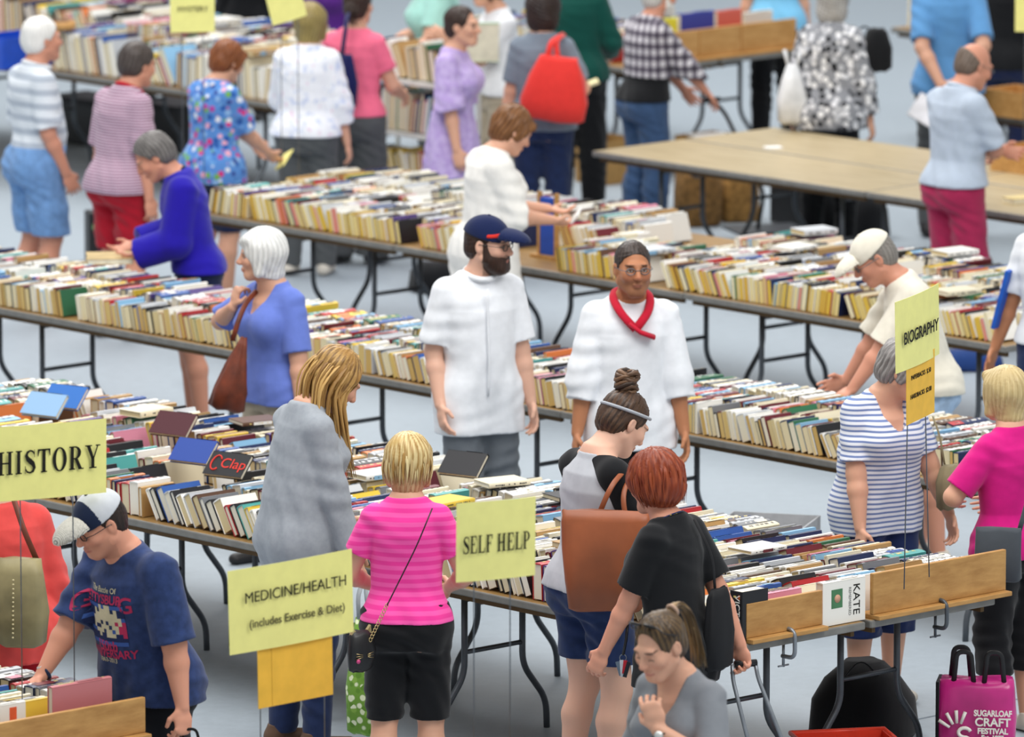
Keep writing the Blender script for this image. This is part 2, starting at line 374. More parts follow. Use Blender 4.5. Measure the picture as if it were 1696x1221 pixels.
def book_matrix(d):
    M = Matrix.Translation((d['a'], d['b'], d['z'])) @ Matrix.Rotation(d['yaw'], 4, 'Z')
    if d['flat']: return M @ Matrix.Translation((0, 0, 0)) @ Matrix.Rotation(-PI / 2, 4, 'Y') @ Matrix.Translation((0, 0, -d['h'])) if False else M @ Matrix.Translation((0, 0, d['t'])) @ Matrix.Rotation(PI / 2, 4, 'Y')
    ln = d['lean']
    if ln <= 0: return M @ Matrix.Rotation(ln, 4, 'Y')
    return M @ Matrix.Translation((d['t'] / math.cos(ln), 0, 0)) @ Matrix.Rotation(ln, 4, 'Y') @ Matrix.Translation((-d['t'], 0, 0))
def book_geo(d, cov, pag, M=None, pm=0):
    """cover: two boards and a rounded spine on top; pages: the block between them"""
    t, h, L = d['t'], d['h'], d['L']; bt = 0.0026 if d['kind'] == 'hb' else 0.0012; ins = 0.004 if d['kind'] == 'hb' else 0.0006; c = d['cc']
    M = M or Matrix.Identity(4)
    cov.box((0, 0, 0), (bt, L, h - .002), 0, c, M); cov.box((t - bt, 0, 0), (t, L, h - .002), 0, c, M)
    rd = min(.004, t * .2)
    cov.prism([(0, h - .004), (t, h - .004), (t, h - .0015), (t * .8, h - .0015 + rd * .75), (t * .5, h - .0015 + rd), (t * .2, h - .0015 + rd * .75), (0, h - .0015)], 0, L, 0, c, M)
    rr = random.Random(d['seed']); zt = h - .001 + rd
    def mark(y0, y1, x0, x1, col):
        cov.add([M @ Vector(p) for p in ((x0, y0, zt), (x1, y0, zt), (x1, y1, zt), (x0, y1, zt))], [(0, 1, 2, 3)], 0, col)
    if d['band']:
        y0 = rr.uniform(.0, .6) * L; mark(y0, min(L, y0 + rr.uniform(.2, .5) * L), t * .1, t * .9, d['c2'])
    lum = sum(c) / 3; ink = (0.02, 0.02, 0.025) if lum > .3 else rr.choice([(.85, .83, .75), (.75, .6, .2), (.85, .85, .85)])
    y = L * rr.uniform(.08, .16)
    while y < L * .9:                                     # title and author, letter by letter
        g = L * rr.uniform(.02, .05)
        if rr.random() < .82: mark(y, y + g, t * .34, t * rr.uniform(.56, .68), ink)
        y += g + L * rr.choice([.012, .012, .012, .1])
    pag.box((bt, ins, ins), (t - bt, L - ins, h - .004), pm, d['pg'], M)

# -- what stands on which row (a along the row, b across it)
AB = A_B
FRONT = 'front row'
aL = -29.6
for i, (bo, kd) in enumerate(((.035, 'hb'), (.275, 'hb'), (.515, 'hb'), (.79, 'hb'), (1.035, 'hb'), (1.28, 'hb'))):
    line_of(aL, A_END - .115, AB + bo, ('front row', i), kd, lean=-24 if i == 0 else -14, flatp=.16 if i else .0, gap=.08)
for i, (bo, kd) in enumerate(((.03, 'pb'), (.235, 'hb'), (.46, 'hb'))):
    line_of(-34.2, -23.4, B_B + bo, ('chef row', i), kd, lean=-14 if i == 0 else -6, gap=.08 if i == 0 else .03, flatp=.03, hs=((.115, .145), (.13, .155), (.14, .165))[i], Ls=((.165, .185), (.19, .205), (.21, .24))[i], ts=(.014, .038))
for i, (bo, kd) in enumerate(((.03, 'yl'), (.22, 'pb'), (.41, 'pb'), (.60, 'pb'), (.83, 'hb'), (1.09, 'hb'), (1.32, 'pb'))):
    if i == 6: continue
    for a0, a1 in (((-33.9, -31.75), (-31.05, -27.75)) if i < 3 else ((-33.9, -30.75 - .1 * i), (-30.5, -27.75))):
        line_of(a0, a1, C_B + bo, ('middle row', i), kd, lean=-12, gap=.06, flatp=.05, hs=(.118, .148) if i < 4 else None, ts=(.014, .036))
for i, bo in enumerate((.03, .3, .6, .9, 1.2)):
    line_of(-41.2 if i > 2 else -39.35, -37.15, D_B + bo, ('upper left row', i), 'hb', lean=-3, gap=.02, flatp=.5, hs=(.19, .26), Ls=(.2, .28), ts=(.012, .04))
for i in range(3): line_of(-38.6, -37.1, 35.1 + .3 * i, ('far row', i), 'hb', lean=-10)
for i in range(2): line_of(-37.1, -35.0, 37.8 + .3 * i, ('far shelf', i), 'hb', lean=-4, hs=(.2, .27), Ls=(.15, .2))
for i in range(2): line_of(-43.9, -41.8, 36.7 + .3 * i, ('far shelf', i), 'hb', lean=-6, hs=(.16, .2))
line_of(-33.0, -31.6, 35.25, ('far row', 0), 'pb', lean=0)
for i in range(6): line_of(Z_END - 1.3, Z_END - .15, 18.27 + .245 * i, ('corner row', i), 'hb', lean=-8, gap=0)

# -- the three books with readable titles
def placed(nm, label, a, b, z, rz, t, h, L, col, pg, coverlabel=None):
    r = empty(nm, W(a, b, z), rz); tag(r, label, 'book')
    d = dict(t=t, h=h, L=L, kind='hb', cc=lin(col), pg=lin(pg), band=False, c2=lin(col), seed=.5)
    cv, pg_ = MB(), MB(); book_geo(d, cv, pg_); cv.build('cover', M_COVER, r, colattr=True); pg_.build('pages', M_PAGES, r, colattr=True)
    return r
M_COVER = vcol('book_cover', 0.38, 0.45); M_PAGES = vcol('book_pages', 0.8, 0.1)
INK = plain('black_ink', '17160f', 0.7); WHITE = plain('white_print', 'f2efe6', 0.6); M_BRED = plain('red_print', 'd8352a', 0.6)
# ------------------------------------------------------------------ distance fields -> meshes
def V3(*a): return np.array(a, dtype=np.float64)
class Field:
    """a sampled signed-distance grid that shapes are blended into"""
    def __init__(s, lo, hi, vox):
        s.vox = vox; s.lo = np.array(lo, float) - 2 * vox; n = np.ceil((np.array(hi) + 2 * vox - s.lo) / vox).astype(int) + 1
        s.n = n; s.d = np.full(n, 0.08, np.float32)
        s.ax = [s.lo[i] + np.arange(n[i]) * vox for i in range(3)]
    def win(s, lo, hi):
        a = np.clip(np.floor((np.array(lo) - s.lo) / s.vox).astype(int), 0, s.n); b = np.clip(np.ceil((np.array(hi) - s.lo) / s.vox).astype(int) + 1, 0, s.n)
        sl = tuple(slice(a[i], b[i]) for i in range(3))
        return sl, s.ax[0][sl[0]][:, None, None], s.ax[1][sl[1]][None, :, None], s.ax[2][sl[2]][None, None, :]
    def blend(s, sl, e, k):
        d = s.d[sl]
        if d.size == 0: return
        if k <= 0: s.d[sl] = np.minimum(d, e)
        else:
            h = np.maximum(k - np.abs(d - e), 0) / k; s.d[sl] = np.minimum(d, e) - h * h * k * 0.25
    def cut(s, sl, e, k):                                   # remove the shape e
        d = s.d[sl]; e = -e
        if k <= 0: s.d[sl] = np.maximum(d, e)
        else:
            h = np.maximum(k - np.abs(d - e), 0) / k; s.d[sl] = np.maximum(d, e) + h * h * k * 0.25
    def cone(s, a, b, ra, rb, k=0.02, sub=False, flat=None):
        """capsule with two radii from a to b; flat=(axis, factor) squeezes it"""
        a = np.asarray(a, float); b = np.asarray(b, float); r = max(ra, rb) + k + 2 * s.vox
        sl, x, y, z = s.win(np.minimum(a, b) - r, np.maximum(a, b) + r)
        ab = b - a; L2 = max(ab @ ab, 1e-9)
        px, py, pz = x - a[0], y - a[1], z - a[2]
        t = np.clip((px * ab[0] + py * ab[1] + pz * ab[2]) / L2, 0, 1)
        dx, dy, dz = px - t * ab[0], py - t * ab[1], pz - t * ab[2]
        q2 = dx * dx + dy * dy + dz * dz
        if flat is not None:
            ax, f = np.asarray(flat[0], float), flat[1]; c = dx * ax[0] + dy * ax[1] + dz * ax[2]; q2 = q2 + c * c * (1 / f / f - 1)
        e = (np.sqrt(q2) - (ra + (rb - ra) * t)).astype(np.float32)
        (s.cut if sub else s.blend)(sl, e, k)
    def ell(s, c, r, R=None, k=0.02, sub=False):
        """ellipsoid with radii r, turned by the 3x3 matrix R (columns = its axes)"""
        c = np.asarray(c, float); r = np.asarray(r, float); m = r.max() + k + 2 * s.vox
        sl, x, y, z = s.win(c - m, c + m); px, py, pz = x - c[0], y - c[1], z - c[2]
        if R is None: u, v, w_ = px, py, pz
        else: u, v, w_ = (px * R[0, i] + py * R[1, i] + pz * R[2, i] for i in range(3))
        k0 = np.sqrt((u / r[0]) ** 2 + (v / r[1]) ** 2 + (w_ / r[2]) ** 2) + 1e-9; k1 = np.sqrt((u / r[0] ** 2) ** 2 + (v / r[1] ** 2) ** 2 + (w_ / r[2] ** 2) ** 2) + 1e-9
        e = (k0 * (k0 - 1) / k1).astype(np.float32)
        (s.cut if sub else s.blend)(sl, e, k)
    def loft(s, P, X, Y, prof, k=0.03):
        """tube along points P; frames X (side), Y (front); prof rows = (half width, front depth, back depth)"""
        P, X, Y, prof = map(np.asarray, (P, X, Y, prof)); m = prof.max() + k + 2 * s.vox + .02
        sl, x, y, z = s.win(P.min(0) - m, P.max(0) + m)
        shp = np.broadcast_shapes(x.shape, y.shape, z.shape); best = np.full(shp, 9.0, np.float32); out = np.full(shp, 0.2, np.float32)
        for i in range(len(P) - 1):
            ab = P[i + 1] - P[i]; L2 = ab @ ab; L = math.sqrt(L2)
            px, py, pz = x - P[i][0], y - P[i][1], z - P[i][2]
            tr = (px * ab[0] + py * ab[1] + pz * ab[2]) / L2; t = np.clip(tr, 0, 1); over = np.abs(tr - t) * L
            cap_ = over * (((tr < 0) & (i == 0)) | ((tr > 1) & (i == len(P) - 2)))
            dx, dy, dz = px - t * ab[0], py - t * ab[1], pz - t * ab[2]
            fx = X[i] + 0 * X[i]; gx = X[i + 1]; fy = Y[i]; gy = Y[i + 1]
            mx = (fx + gx) / 2; my = (fy + gy) / 2
            u = dx * mx[0] + dy * mx[1] + dz * mx[2]; v = dx * my[0] + dy * my[1] + dz * my[2]
            ww = prof[i][0] + (prof[i + 1][0] - prof[i][0]) * t; wf = prof[i][1] + (prof[i + 1][1] - prof[i][1]) * t; wb = prof[i][2] + (prof[i + 1][2] - prof[i][2]) * t
            wv = np.where(v > 0, wf, wb)
            k0 = np.sqrt((u / ww) ** 2 + (v / wv) ** 2) + 1e-6; k1 = np.sqrt((u / ww ** 2) ** 2 + (v / wv ** 2) ** 2) + 1e-6
            e = k0 * (k0 - 1) / k1; e = np.where(cap_ > 1e-6, np.sqrt(np.maximum(e, 0) ** 2 + cap_ ** 2), e)
            key = over + np.sqrt(dx * dx + dy * dy + dz * dz) * 0.15
            sel = key < best; best = np.where(sel, key, best).astype(np.float32); out = np.where(sel, e, out).astype(np.float32)
        s.blend(sl, out, k)
    def halfspace(s, p, n, k=0.0):                          # keep what lies behind the plane (p, outward normal n)
        p = np.asarray(p, float); n = np.asarray(n, float)
        e = ((s.ax[0][:, None, None] - p[0]) * n[0] + (s.ax[1][None, :, None] - p[1]) * n[1] + (s.ax[2][None, None, :] - p[2]) * n[2]).astype(np.float32)
        s.cut((slice(None),) * 3, -e, k)
    def wrinkle(s, amp, seed=0, f=1.0):
        """soft folds: slack creases across and drape folds down, each fading in and out"""
        x = s.ax[0][:, None, None] * f; y = s.ax[1][None, :, None] * f; z = s.ax[2][None, None, :] * f; q = seed * 1.7
        m1 = np.clip(np.sin(7 * x + 6 * z + q) * np.sin(6 * y - 5 * z + 2 * q) + .25, 0, 1); m2 = np.clip(np.sin(5 * z - 4 * x + 2.2 * q) + .1, 0, 1)
        a = m1 * np.sin(75 * z + 26 * x + 2.2 * np.sin(9 * x + q) + 2 * np.sin(8 * y)) + .7 * m2 * np.sin(58 * x + 34 * y + 16 * z + 2 * np.sin(10 * z + q)) + .5 * np.sin(14 * x + 9 * z + 2 * np.sin(7 * y + q))
        s.d += (amp * 1.1 * a).astype(np.float32)
    def mesh(s):
        """surface nets"""
        d = s.d; ins = d < 0
        if not ins.any(): return np.zeros((0, 3)), np.zeros((0, 4), int)
        c = np.zeros(np.array(d.shape) - 1, np.uint8)
        for i in (0, 1):
            for j in (0, 1):
                for k in (0, 1): c += ins[i:c.shape[0] + i, j:c.shape[1] + j, k:c.shape[2] + k]
        act = (c > 0) & (c < 8); I, J, K = np.nonzero(act); idx = np.full(c.shape, -1, np.int64); idx[I, J, K] = np.arange(len(I))
        corner = np.stack([d[I + i, J + j, K + k] for i in (0, 1) for j in (0, 1) for k in (0, 1)], 1)
        off = np.array([(i, j, k) for i in (0, 1) for j in (0, 1) for k in (0, 1)], float)
        acc = np.zeros((len(I), 3)); cnt = np.zeros(len(I))
        for a in range(8):
            for b in range(a + 1, 8):
                if np.abs(off[a] - off[b]).sum() != 1: continue
                da, db = corner[:, a], corner[:, b]; m = (da < 0) != (db < 0); tt = np.where(m, da / np.where(m, da - db, 1), 0)
                acc += np.where(m[:, None], off[a] + (off[b] - off[a]) * tt[:, None], 0); cnt += m
        V = (np.stack([I, J, K], 1) + acc / cnt[:, None]) * s.vox + s.lo
        Qs = []
        for ax in range(3):
            o1, o2 = (ax + 1) % 3, (ax + 2) % 3
            s0 = [slice(1, -1)] * 3; s1 = [slice(1, -1)] * 3; s0[ax] = slice(0, -1); s1[ax] = slice(1, None)
            a, b = ins[tuple(s0)], ins[tuple(s1)]; E = np.nonzero(a != b); g = list(E)
            base = [g[0] + (0 if ax == 0 else 1), g[1] + (0 if ax == 1 else 1), g[2] + (0 if ax == 2 else 1)]
            def cell(p, q):
                t_ = [x.copy() for x in base]; t_[o1] -= p; t_[o2] -= q; return idx[t_[0], t_[1], t_[2]]
            Q = np.stack([cell(1, 1), cell(0, 1), cell(0, 0), cell(1, 0)], 1); fl_ = ~a[E]
            Q[fl_] = Q[fl_][:, ::-1]; Qs.append(Q)
        Q = np.concatenate(Qs); return V, Q[(Q >= 0).all(1)]

# ------------------------------------------------------------------ people
def rotm(axis, deg): return np.array(Matrix.Rotation(math.radians(deg), 3, axis))
def ik(a, c, l1, l2, pole):
    """middle joint of a two-bone limb from a to c, bending towards pole"""
    d = c - a; L = np.linalg.norm(d); n = d / max(L, 1e-6)
    if L > (l1 + l2) * 0.999: c = a + n * (l1 + l2) * 0.999; L = (l1 + l2) * 0.999
    x = (l1 * l1 - l2 * l2 + L * L) / (2 * L); h = math.sqrt(max(l1 * l1 - x * x, 0))
    p = pole - (pole @ n) * n; p = p / max(np.linalg.norm(p), 1e-6)
    return a + n * x + p * h, c
def vnoise(V, f, seed=0):
    x, y, z = (V * f).T; q = seed
    return (np.sin(x + 2.1 * np.sin(y * .7 + q) + q) + np.sin(y * 1.3 + 1.7 * np.sin(z * .9 + q) + 2 * q) + np.sin(z * 1.1 + 1.9 * np.sin(x * .8 + q))) / 3
SKIN = {'pale': 'e3b39b', 'fair': 'daa68b', 'rosy': 'd99a80', 'tan': 'b87c58', 'ruddy': 'd0937a'}
M_SKIN = vcol('skin', 0.5, 0.35, sss=0.12)
M_HAIRV = vcol('hair_strands', 0.42, 0.35)
class Person:
    """a body in one mesh, posed by joints in its own frame: x to its right, y forward, z up; sizes for 1.70 m, then scaled"""
    def __init__(s, label, px, py, b, face, sex='f', g=1.0, gx=1.0, lean=4, twist=0, hp=0, hy=0, hr=0, hands=None, feet=None, skin='fair', vox=0.008, belly=0.0, bust=None, neck=0.0, stoop=0.5, hcurl=(30, 30), hgap=0.0, shw=None, mark=None, nodrop=False):
        g = 1 + (g - 1) * .72 - .03
        s.sex, s.g, s.vox, s.skin, s.belly = sex, g, vox, skin, belly
        s.bust = (0.045 if sex == 'f' else 0) if bust is None else bust
        sw = shw or (.138 if sex == 'f' else .153)
        # spine
        segs = [(.93, 0), (1.06, .35), (1.27, .4), (1.45, .25)]
        pts = [V3(0, 0, .93)]; ang = 0; Rs = [np.eye(3)]
        Rt = np.eye(3)
        for i in range(1, 4):
            ang += lean * segs[i][1]; R = rotm('Z', twist * i / 3) @ rotm('X', -ang)
            pts.append(pts[-1] + R @ V3(0, 0, segs[i][0] - segs[i - 1][0])); Rs.append(R)
        s.sp, s.Rs = pts, Rs; Rc = Rs[3]; s.Rc = Rc
        s.c7 = pts[3]
        s.Rh = Rc @ rotm('X', ang) @ rotm('X', -ang * .4) @ rotm('Z', hy) @ rotm('X', -hp) @ rotm('Y', hr)
        nk = Rc @ V3(0, .02 + neck, .03); s.hb = s.c7 + nk      # neck top joint
        s.hc = s.hb + s.Rh @ V3(0, .035, .115)              # centre of the head (eye level)
        s.sh = [s.c7 + Rc @ V3(sg * sw, -.012, -.080) for sg in (-1, 1)]
        s.hip = [V3(sg * .085 * gx, 0, .90) for sg in (-1, 1)]
        feet = feet or ((-.11, -.02), (.11, .03)); s.ft = [V3(f[0], f[1], .075) for f in feet]
        s.kn = []; 
        for h, f in zip(s.hip, s.ft):
            k_, _ = ik(h, f, .42, .41, V3(0, 1, 0)); s.kn.append(k_)
        hands = hands or (None, None); s.el, s.wr, s.hd, s.hn = [], [], [], []
        for i, h in enumerate(hands):
            sg = (-1, 1)[i]
            if h is None: h = dict(p=(sg * (.23 + .07 * (g - 1) * 2), .04, .80))
            p = V3(*h['p']); pole = V3(*h.get('pole', (sg * .35, -1, -.2)))
            e, wv = ik(s.sh[i], p, .285, .25, pole); s.el.append(e); s.wr.append(wv)
            fd = (wv - e) / np.linalg.norm(wv - e); d = V3(*h['d']) if 'd' in h else fd + V3(0, .1, -.15); s.hd.append(d / np.linalg.norm(d))
            n = V3(*h.get('n', (-sg, 0, 0))); n = n - (n @ s.hd[i]) * s.hd[i]; s.hn.append(n / np.linalg.norm(n))
        s.down = hp >= 14; s.curl = hcurl; s.nohand = [bool(h and h.get('hide')) for h in hands]
        # place: head top on the sight line (px, py), feet at b across the rows
        top = s.hc + s.Rh @ V3(0, -.02, .118 + hgap); s.rz = math.radians(-face); c, n = math.cos(s.rz), math.sin(s.rz)
        off = Vector((c * top[0] - n * top[1], n * top[0] + c * top[1], 0)); k = 1.0
        for _ in range(8):
            p = at_b(px, py, b + off.dot(VA) * k); k = p.z / top[2]
        s.k = k; s.root = empty('person', (p.x - off.x * k, p.y - off.y * k, 0), s.rz); s.root.scale = (k, k, k)
        tag(s.root, label, 'person')
        s.W = lambda q: Vector((s.root.location.x + k * (c * q[0] - n * q[1]), s.root.location.y + k * (n * q[0] + c * q[1]), k * q[2]))
        s.gx = gx; g_ = g * (1 if sex == 'm' else 1)
        f = sex == 'f'
        # torso rows: (height, half width, front, back)
        rows = [(.80, .15, .09, .115), (.88, .172 if f else .165, .10, .13), (.96, .165 if f else .155, .105, .115), (1.06, .135 if f else .147, .10, .085), (1.18, .142 if f else .158, .105, .09), (1.29, .148 if f else .168, .108, .105), (1.36, .130 if f else .150, .088, .095), (1.42, .085, .056, .066), (1.47, .062, .05, .052)]
        s.rows = [(z, w_ * (g if z < 1.4 else 1 + (g - 1) * .4) * (gx if z < 1.1 else 1), (fr + belly * math.exp(-((z - 1.06) / .13) ** 2)) * (g if z < 1.4 else 1), bk * (1 + (g - 1) * (.8 if z < 1.4 else .2))) for z, w_, fr, bk in rows]
    def spine(s, z):
        """point and frame of the trunk at rest height z"""
        zs = (.93, 1.06, 1.27, 1.45)
        if z <= .93: return V3(0, 0, z), np.eye(3)
        i = 1 if z <= 1.06 else 2 if z <= 1.27 else 3
        t = (z - zs[i - 1]) / (zs[i] - zs[i - 1]); R = s.Rs[i - 1] * (1 - t) + s.Rs[i] * t
        R = R / np.linalg.norm(R, axis=0); return s.sp[i - 1] + (s.sp[i] - s.sp[i - 1]) * t, R
    def loft(s, F, off=0.0, z0=.80, z1=1.47, flare=0.0, k=.03, extra=None, hem=None):
        zs = [r[0] for r in s.rows]; Z = [z0] + [z for z in zs if z0 + .01 < z < z1 - .01] + [z1]
        P, X, Y, pr = [], [], [], []
        for z in Z:
            p, R = s.spine(z); P.append(p); X.append(R[:, 0]); Y.append(R[:, 1])
            q = [np.interp(z, zs, [r[i] for r in s.rows]) for i in (1, 2, 3)]
            fl = flare * max(0, (1.1 - z)) / .3; ex = extra(z) if extra else 0
            pr.append([q[0] + off + fl + ex, q[1] + off + fl * .8 + ex, q[2] + off + fl * .8 + ex])
        F.loft(P, X, Y, pr, k)
        return P, X, Y
    def chest(s, x, y, z):
        p, R = s.spine(z); return p + R @ V3(x, y, 0)
    def bounds(s, pts, pad=.16):
        P = np.array(pts); return P.min(0) - pad, P.max(0) + pad
    def hand(s, F, i):
        w, d, n = s.wr[i], s.hd[i], s.hn[i]; sg = (-1, 1)[i]
        th = np.cross(d, n) * 1.0                            # across the palm
        side = th if (th @ V3(0, 1, 0.3)) > 0 else -th       # the thumb's side: forward
        cu = s.curl[i]
        pc = w + d * .05; F.cone(w, pc, .027, .036, .015, flat=(n, .5)); F.cone(pc - side * .014, pc + d * .035 - side * .012, .028, .026, .012, flat=(n, .5)); F.cone(pc + side * .014, pc + d * .038 + side * .012, .026, .026, .012, flat=(n, .5))
        for j, (o, L, sp) in enumerate(((.033, .068, .10), (.0115, .078, .03), (-.0105, .072, -.04), (-.031, .056, -.13))):
            b0 = pc + d * (.040 - .006 * (j == 3)) + side * o; dd = d + side * sp; dd /= np.linalg.norm(dd); ax_a = math.radians(cu * (.7 + .12 * j)); q = b0
            for m, (fr, rr) in enumerate(((.42, .0088), (.32, .0082), (.26, .0074))):
                a = ax_a * (m + 1) * .85; v = dd * math.cos(a) + n * math.sin(a); e = q + v * L * fr; F.cone(q, e, rr, rr - .0006, .004); q = e
        t0 = w + d * .025 + side * .026; t1 = t0 + (d * .55 + side * .62 + n * .35) * .042; t2 = t1 + (d * .85 + side * .15 + n * .45) * .032
        F.cone(t0, t1, .0135, .0105, .012); F.cone(t1, t2, .0105, .0085, .004)
    def head(s, F):
        c, R = s.hc, s.Rh; T = lambda x, y, z: c + R @ V3(x, y, z); m = s.sex == 'm'; j = 1.06 if m else 0.97
        F.ell(T(0, -.018, .035), (.074, .094, .083), R, .02)
        F.ell(T(0, .022, -.04), (.060 * j, .070, .082), R, .03)
        F.ell(T(0, .035, -.01), (.063, .06, .06), R, .02)
        F.cone(T(-.012, .070, -.098), T(.012, .070, -.098), .018 * j, .018 * j, .03)
        for sg in (-1, 1):
            F.cone(T(sg * .056 * j, .0, -.055), T(sg * .02, .06, -.097), .018, .016, .03)
            F.ell(T(sg * .040, .066, -.022), (.024, .022, .022), R, .025)
        F.cone(T(-.035, .083, .027), T(.035, .083, .027), .011, .011, .02)
        for sg in (-1, 1): F.ell(T(sg * .032, .098, .004), (.018, .014, .011), R, .014, sub=True); F.ell(T(sg * .032, .079, .003), (.0135, .0125, .0115), R, .003)
        F.cone(T(0, .090, .014), T(0, .113, -.026), .0085, .0125, .014); F.ell(T(0, .105, -.03), (.019, .012, .010), R, .008)
        F.ell(T(0, .092, -.060), (.023, .011, .007), R, .006); F.ell(T(0, .091, -.071), (.019, .011, .007), R, .006)
        F.cone(T(-.018, .108, -.0655), T(.018, .108, -.0655), .003, .003, .004, sub=True)
        for sg in (-1, 1):
            e = T(sg * .078, -.012, -.004); F.ell(e, (.009, .020, .032), R @ rotm('Z', sg * 18), .006); F.ell(T(sg * .087, -.008, .002), (.005, .010, .016), R, .006, sub=True)
        F.cone(T(0, -.022, -.06), s.c7 + s.Rc @ V3(0, .005, -.01), .054 * (1 + (s.g - 1) * .6) * (1.08 if m else .95), .062 * (1 + (s.g - 1) * .6), .03)
    def skincol(s, V, beard=None, lips='b3615a', brow='4a3527', stubble=0.0, iris='3d3026'):
        base = np.array(lin(SKIN[s.skin])); n = vnoise(V, 14, 1) * .5 + vnoise(V, 40, 2) * .3
        col = base * (1 + .05 * n[:, None]) * np.array([1, 1, 1]); 
        L = (V - s.hc) @ s.Rh; x, y, z = L.T; ax = np.abs(x); inh = (y > 0) & (np.abs(z) < .14) & (ax < .1)
        def put(mask, c, a=1.0):
            w_ = np.clip(mask, 0, 1)[:, None] * a * inh[:, None]; col[:] = col * (1 - w_) + np.array(lin(c)) * w_
        red = np.exp(-(((ax - .042) / .02) ** 2 + ((z + .03) / .02) ** 2)) + np.exp(-((x / .016) ** 2 + ((z + .03) / .016) ** 2))
        put(red * .3, 'c9705c')
        if stubble: put(((z < -.03) & (ax < .075)) * np.clip((-.028 - z) / .02, 0, 1), '3a2b24', stubble)
        put((np.exp(-(((ax - .032) / .024) ** 2 + ((z - .012) / .016) ** 2) * 1.2)) * .25, '8a5a48')
        put((1.1 - np.sqrt((x / .025) ** 2 + ((z + .065 + 8 * x * x) / .0085) ** 2)) * 4 * (y > .07), lips, .6)
        if s.down: put((1.0 - np.sqrt(((ax - .032) / .0155) ** 2 + ((z + .0035 + 3 * (ax - .032) ** 2 * 8) / .0040) ** 2)) * 4, '2a1c18', .8)
        else:
            put((1.1 - np.sqrt(((ax - .032) / .0165) ** 2 + ((z - .003) / .0085) ** 2)) * 6, '2a1c18', .75)
            put((1.0 - np.sqrt(((ax - .032) / .0120) ** 2 + ((z - .001) / .0045) ** 2)) * 5, 'd8cfc8', 1)
            put((1.0 - np.sqrt(((ax - .032) / .0062) ** 2 + ((z - .0015) / .0052) ** 2)) * 6, iris, 1)
        put((1.0 - np.sqrt(((ax - .034) / .0205) ** 2 + ((z - .026 + .12 * np.maximum(ax - .038, 0)) / .0058) ** 2)) * 5 * (y > .05), brow, .8)
        return col
    def body(s, **kw):
        g = s.g; pts = [s.hc + s.Rh @ V3(0, 0, .13), s.hc + s.Rh @ V3(0, .1, 0)] + s.sh + s.el + s.wr + [w + d * .2 for w, d in zip(s.wr, s.hd)] + s.hip + s.kn + [f + V3(0, .17, -.07) for f in s.ft] + [f + V3(0, -.08, 0) for f in s.ft] + s.sp
        lo, hi = s.bounds(pts, .05); lo[0] -= .12; hi[0] += .12; lo[1] -= .1; hi[1] += .1; lo[2] = -.02
        F = Field(lo, hi, s.vox)
        s.loft(F, 0)
        for i, sg in enumerate((-1, 1)):
            F.cone(s.chest(sg * .02, -.01, 1.425), s.sh[i], .046, .050 * (1 + (g - 1) * .6), .04)
            F.cone(s.sh[i], s.el[i], .047 * g, .041 * (1 + (g - 1) * .7), .03)
            md = s.el[i] + (s.wr[i] - s.el[i]) * .3; F.cone(s.el[i], md, .040 * (1 + (g - 1) * .6), .041 * (1 + (g - 1) * .6), .015); F.cone(md, s.wr[i], .041 * (1 + (g - 1) * .6), .027, .015)
            if not s.nohand[i]: s.hand(F, i)
            h, k_, f = s.hip[i], s.kn[i], s.ft[i]
            F.cone(h, k_, .088 * g, .058 * (1 + (g - 1) * .7), .04); cm = k_ + (f - k_) * .3 + V3(0, -.02, 0); F.cone(k_, cm, .055 * (1 + (g - 1) * .7), .057 * (1 + (g - 1) * .7), .02); F.cone(cm, f + V3(0, -.01, .0), .057 * (1 + (g - 1) * .6), .038, .02)
            F.cone(f + V3(0, -.035, -.04), f + V3(0, .14, -.055), .034, .026, .03, flat=(V3(0, 0, 1), .8))
            if s.bust: F.ell(s.chest(sg * .075, .085 * g, 1.245), (.068, .055 + s.bust * .4, .07), s.Rc, .04)
            F.ell(s.chest(sg * .075, -.062 * g, .88), (.082, .072, .085), None, .04)
        s.head(F)
        F.d[:, :, :int(max(0, (0.004 - F.lo[2]) / F.vox))] = .08
        V, Q = F.mesh(); col = s.skincol(V, **kw); s.top = V[:, 2].max()
        return npmesh('body', V, Q, M_SKIN, s.root, col)
    # -------------------------------------------------------------- clothing
    def shirt(s, m, name='shirt', off=.014, hem=.86, sleeve=.55, flare=.012, neck='crew', wr=.0035, loose=.012, seed=1, k=.03, sl_end=None, vox=None, sl_flare=.004, cuff=None, yoke=True, trunk=True, coat=None, seat=1):
        """top that follows the trunk; sleeve = how far down the arm (0..1 upper arm, 1..2 forearm)"""
        g = s.g; pts = [s.spine(hem)[0], s.c7] + s.sh + s.el + (s.wr if sleeve > 1 else [])
        lo, hi = s.bounds(pts, .24 if not flare > .05 else .34); F = Field(lo, hi, vox or max(s.vox, .0065)); o = off
        if trunk: s.loft(F, o, hem, 1.452 if neck != 'turtle' else 1.49, flare, .02, extra=coat)
        if s.bust and trunk:
            for sg in (-1, 1): F.ell(s.chest(sg * .072, .085 * g, 1.25), (.072 + o, .055 + s.bust * .4 + o, .075 + o), s.Rc, .06)
        for sg in (-1, 1):
            if hem < .95 and trunk:
                if seat: F.ell(V3(sg * .075, -.058 * g, .885), (.092 + o, .078 + o, .10 + o), None, .06)
                else: F.ell(V3(sg * .075, -.060 * g, .885), (.088 + o, .080 + o, .095 + o), None, .06)
                i_ = 0 if sg < 0 else 1
                F.cone(s.hip[i_], s.hip[i_] + (s.kn[i_] - s.hip[i_]) * .45, .099 * g + o + flare * .5, .088 * g + o + flare, .05)
        G = Field(lo, hi, F.vox)
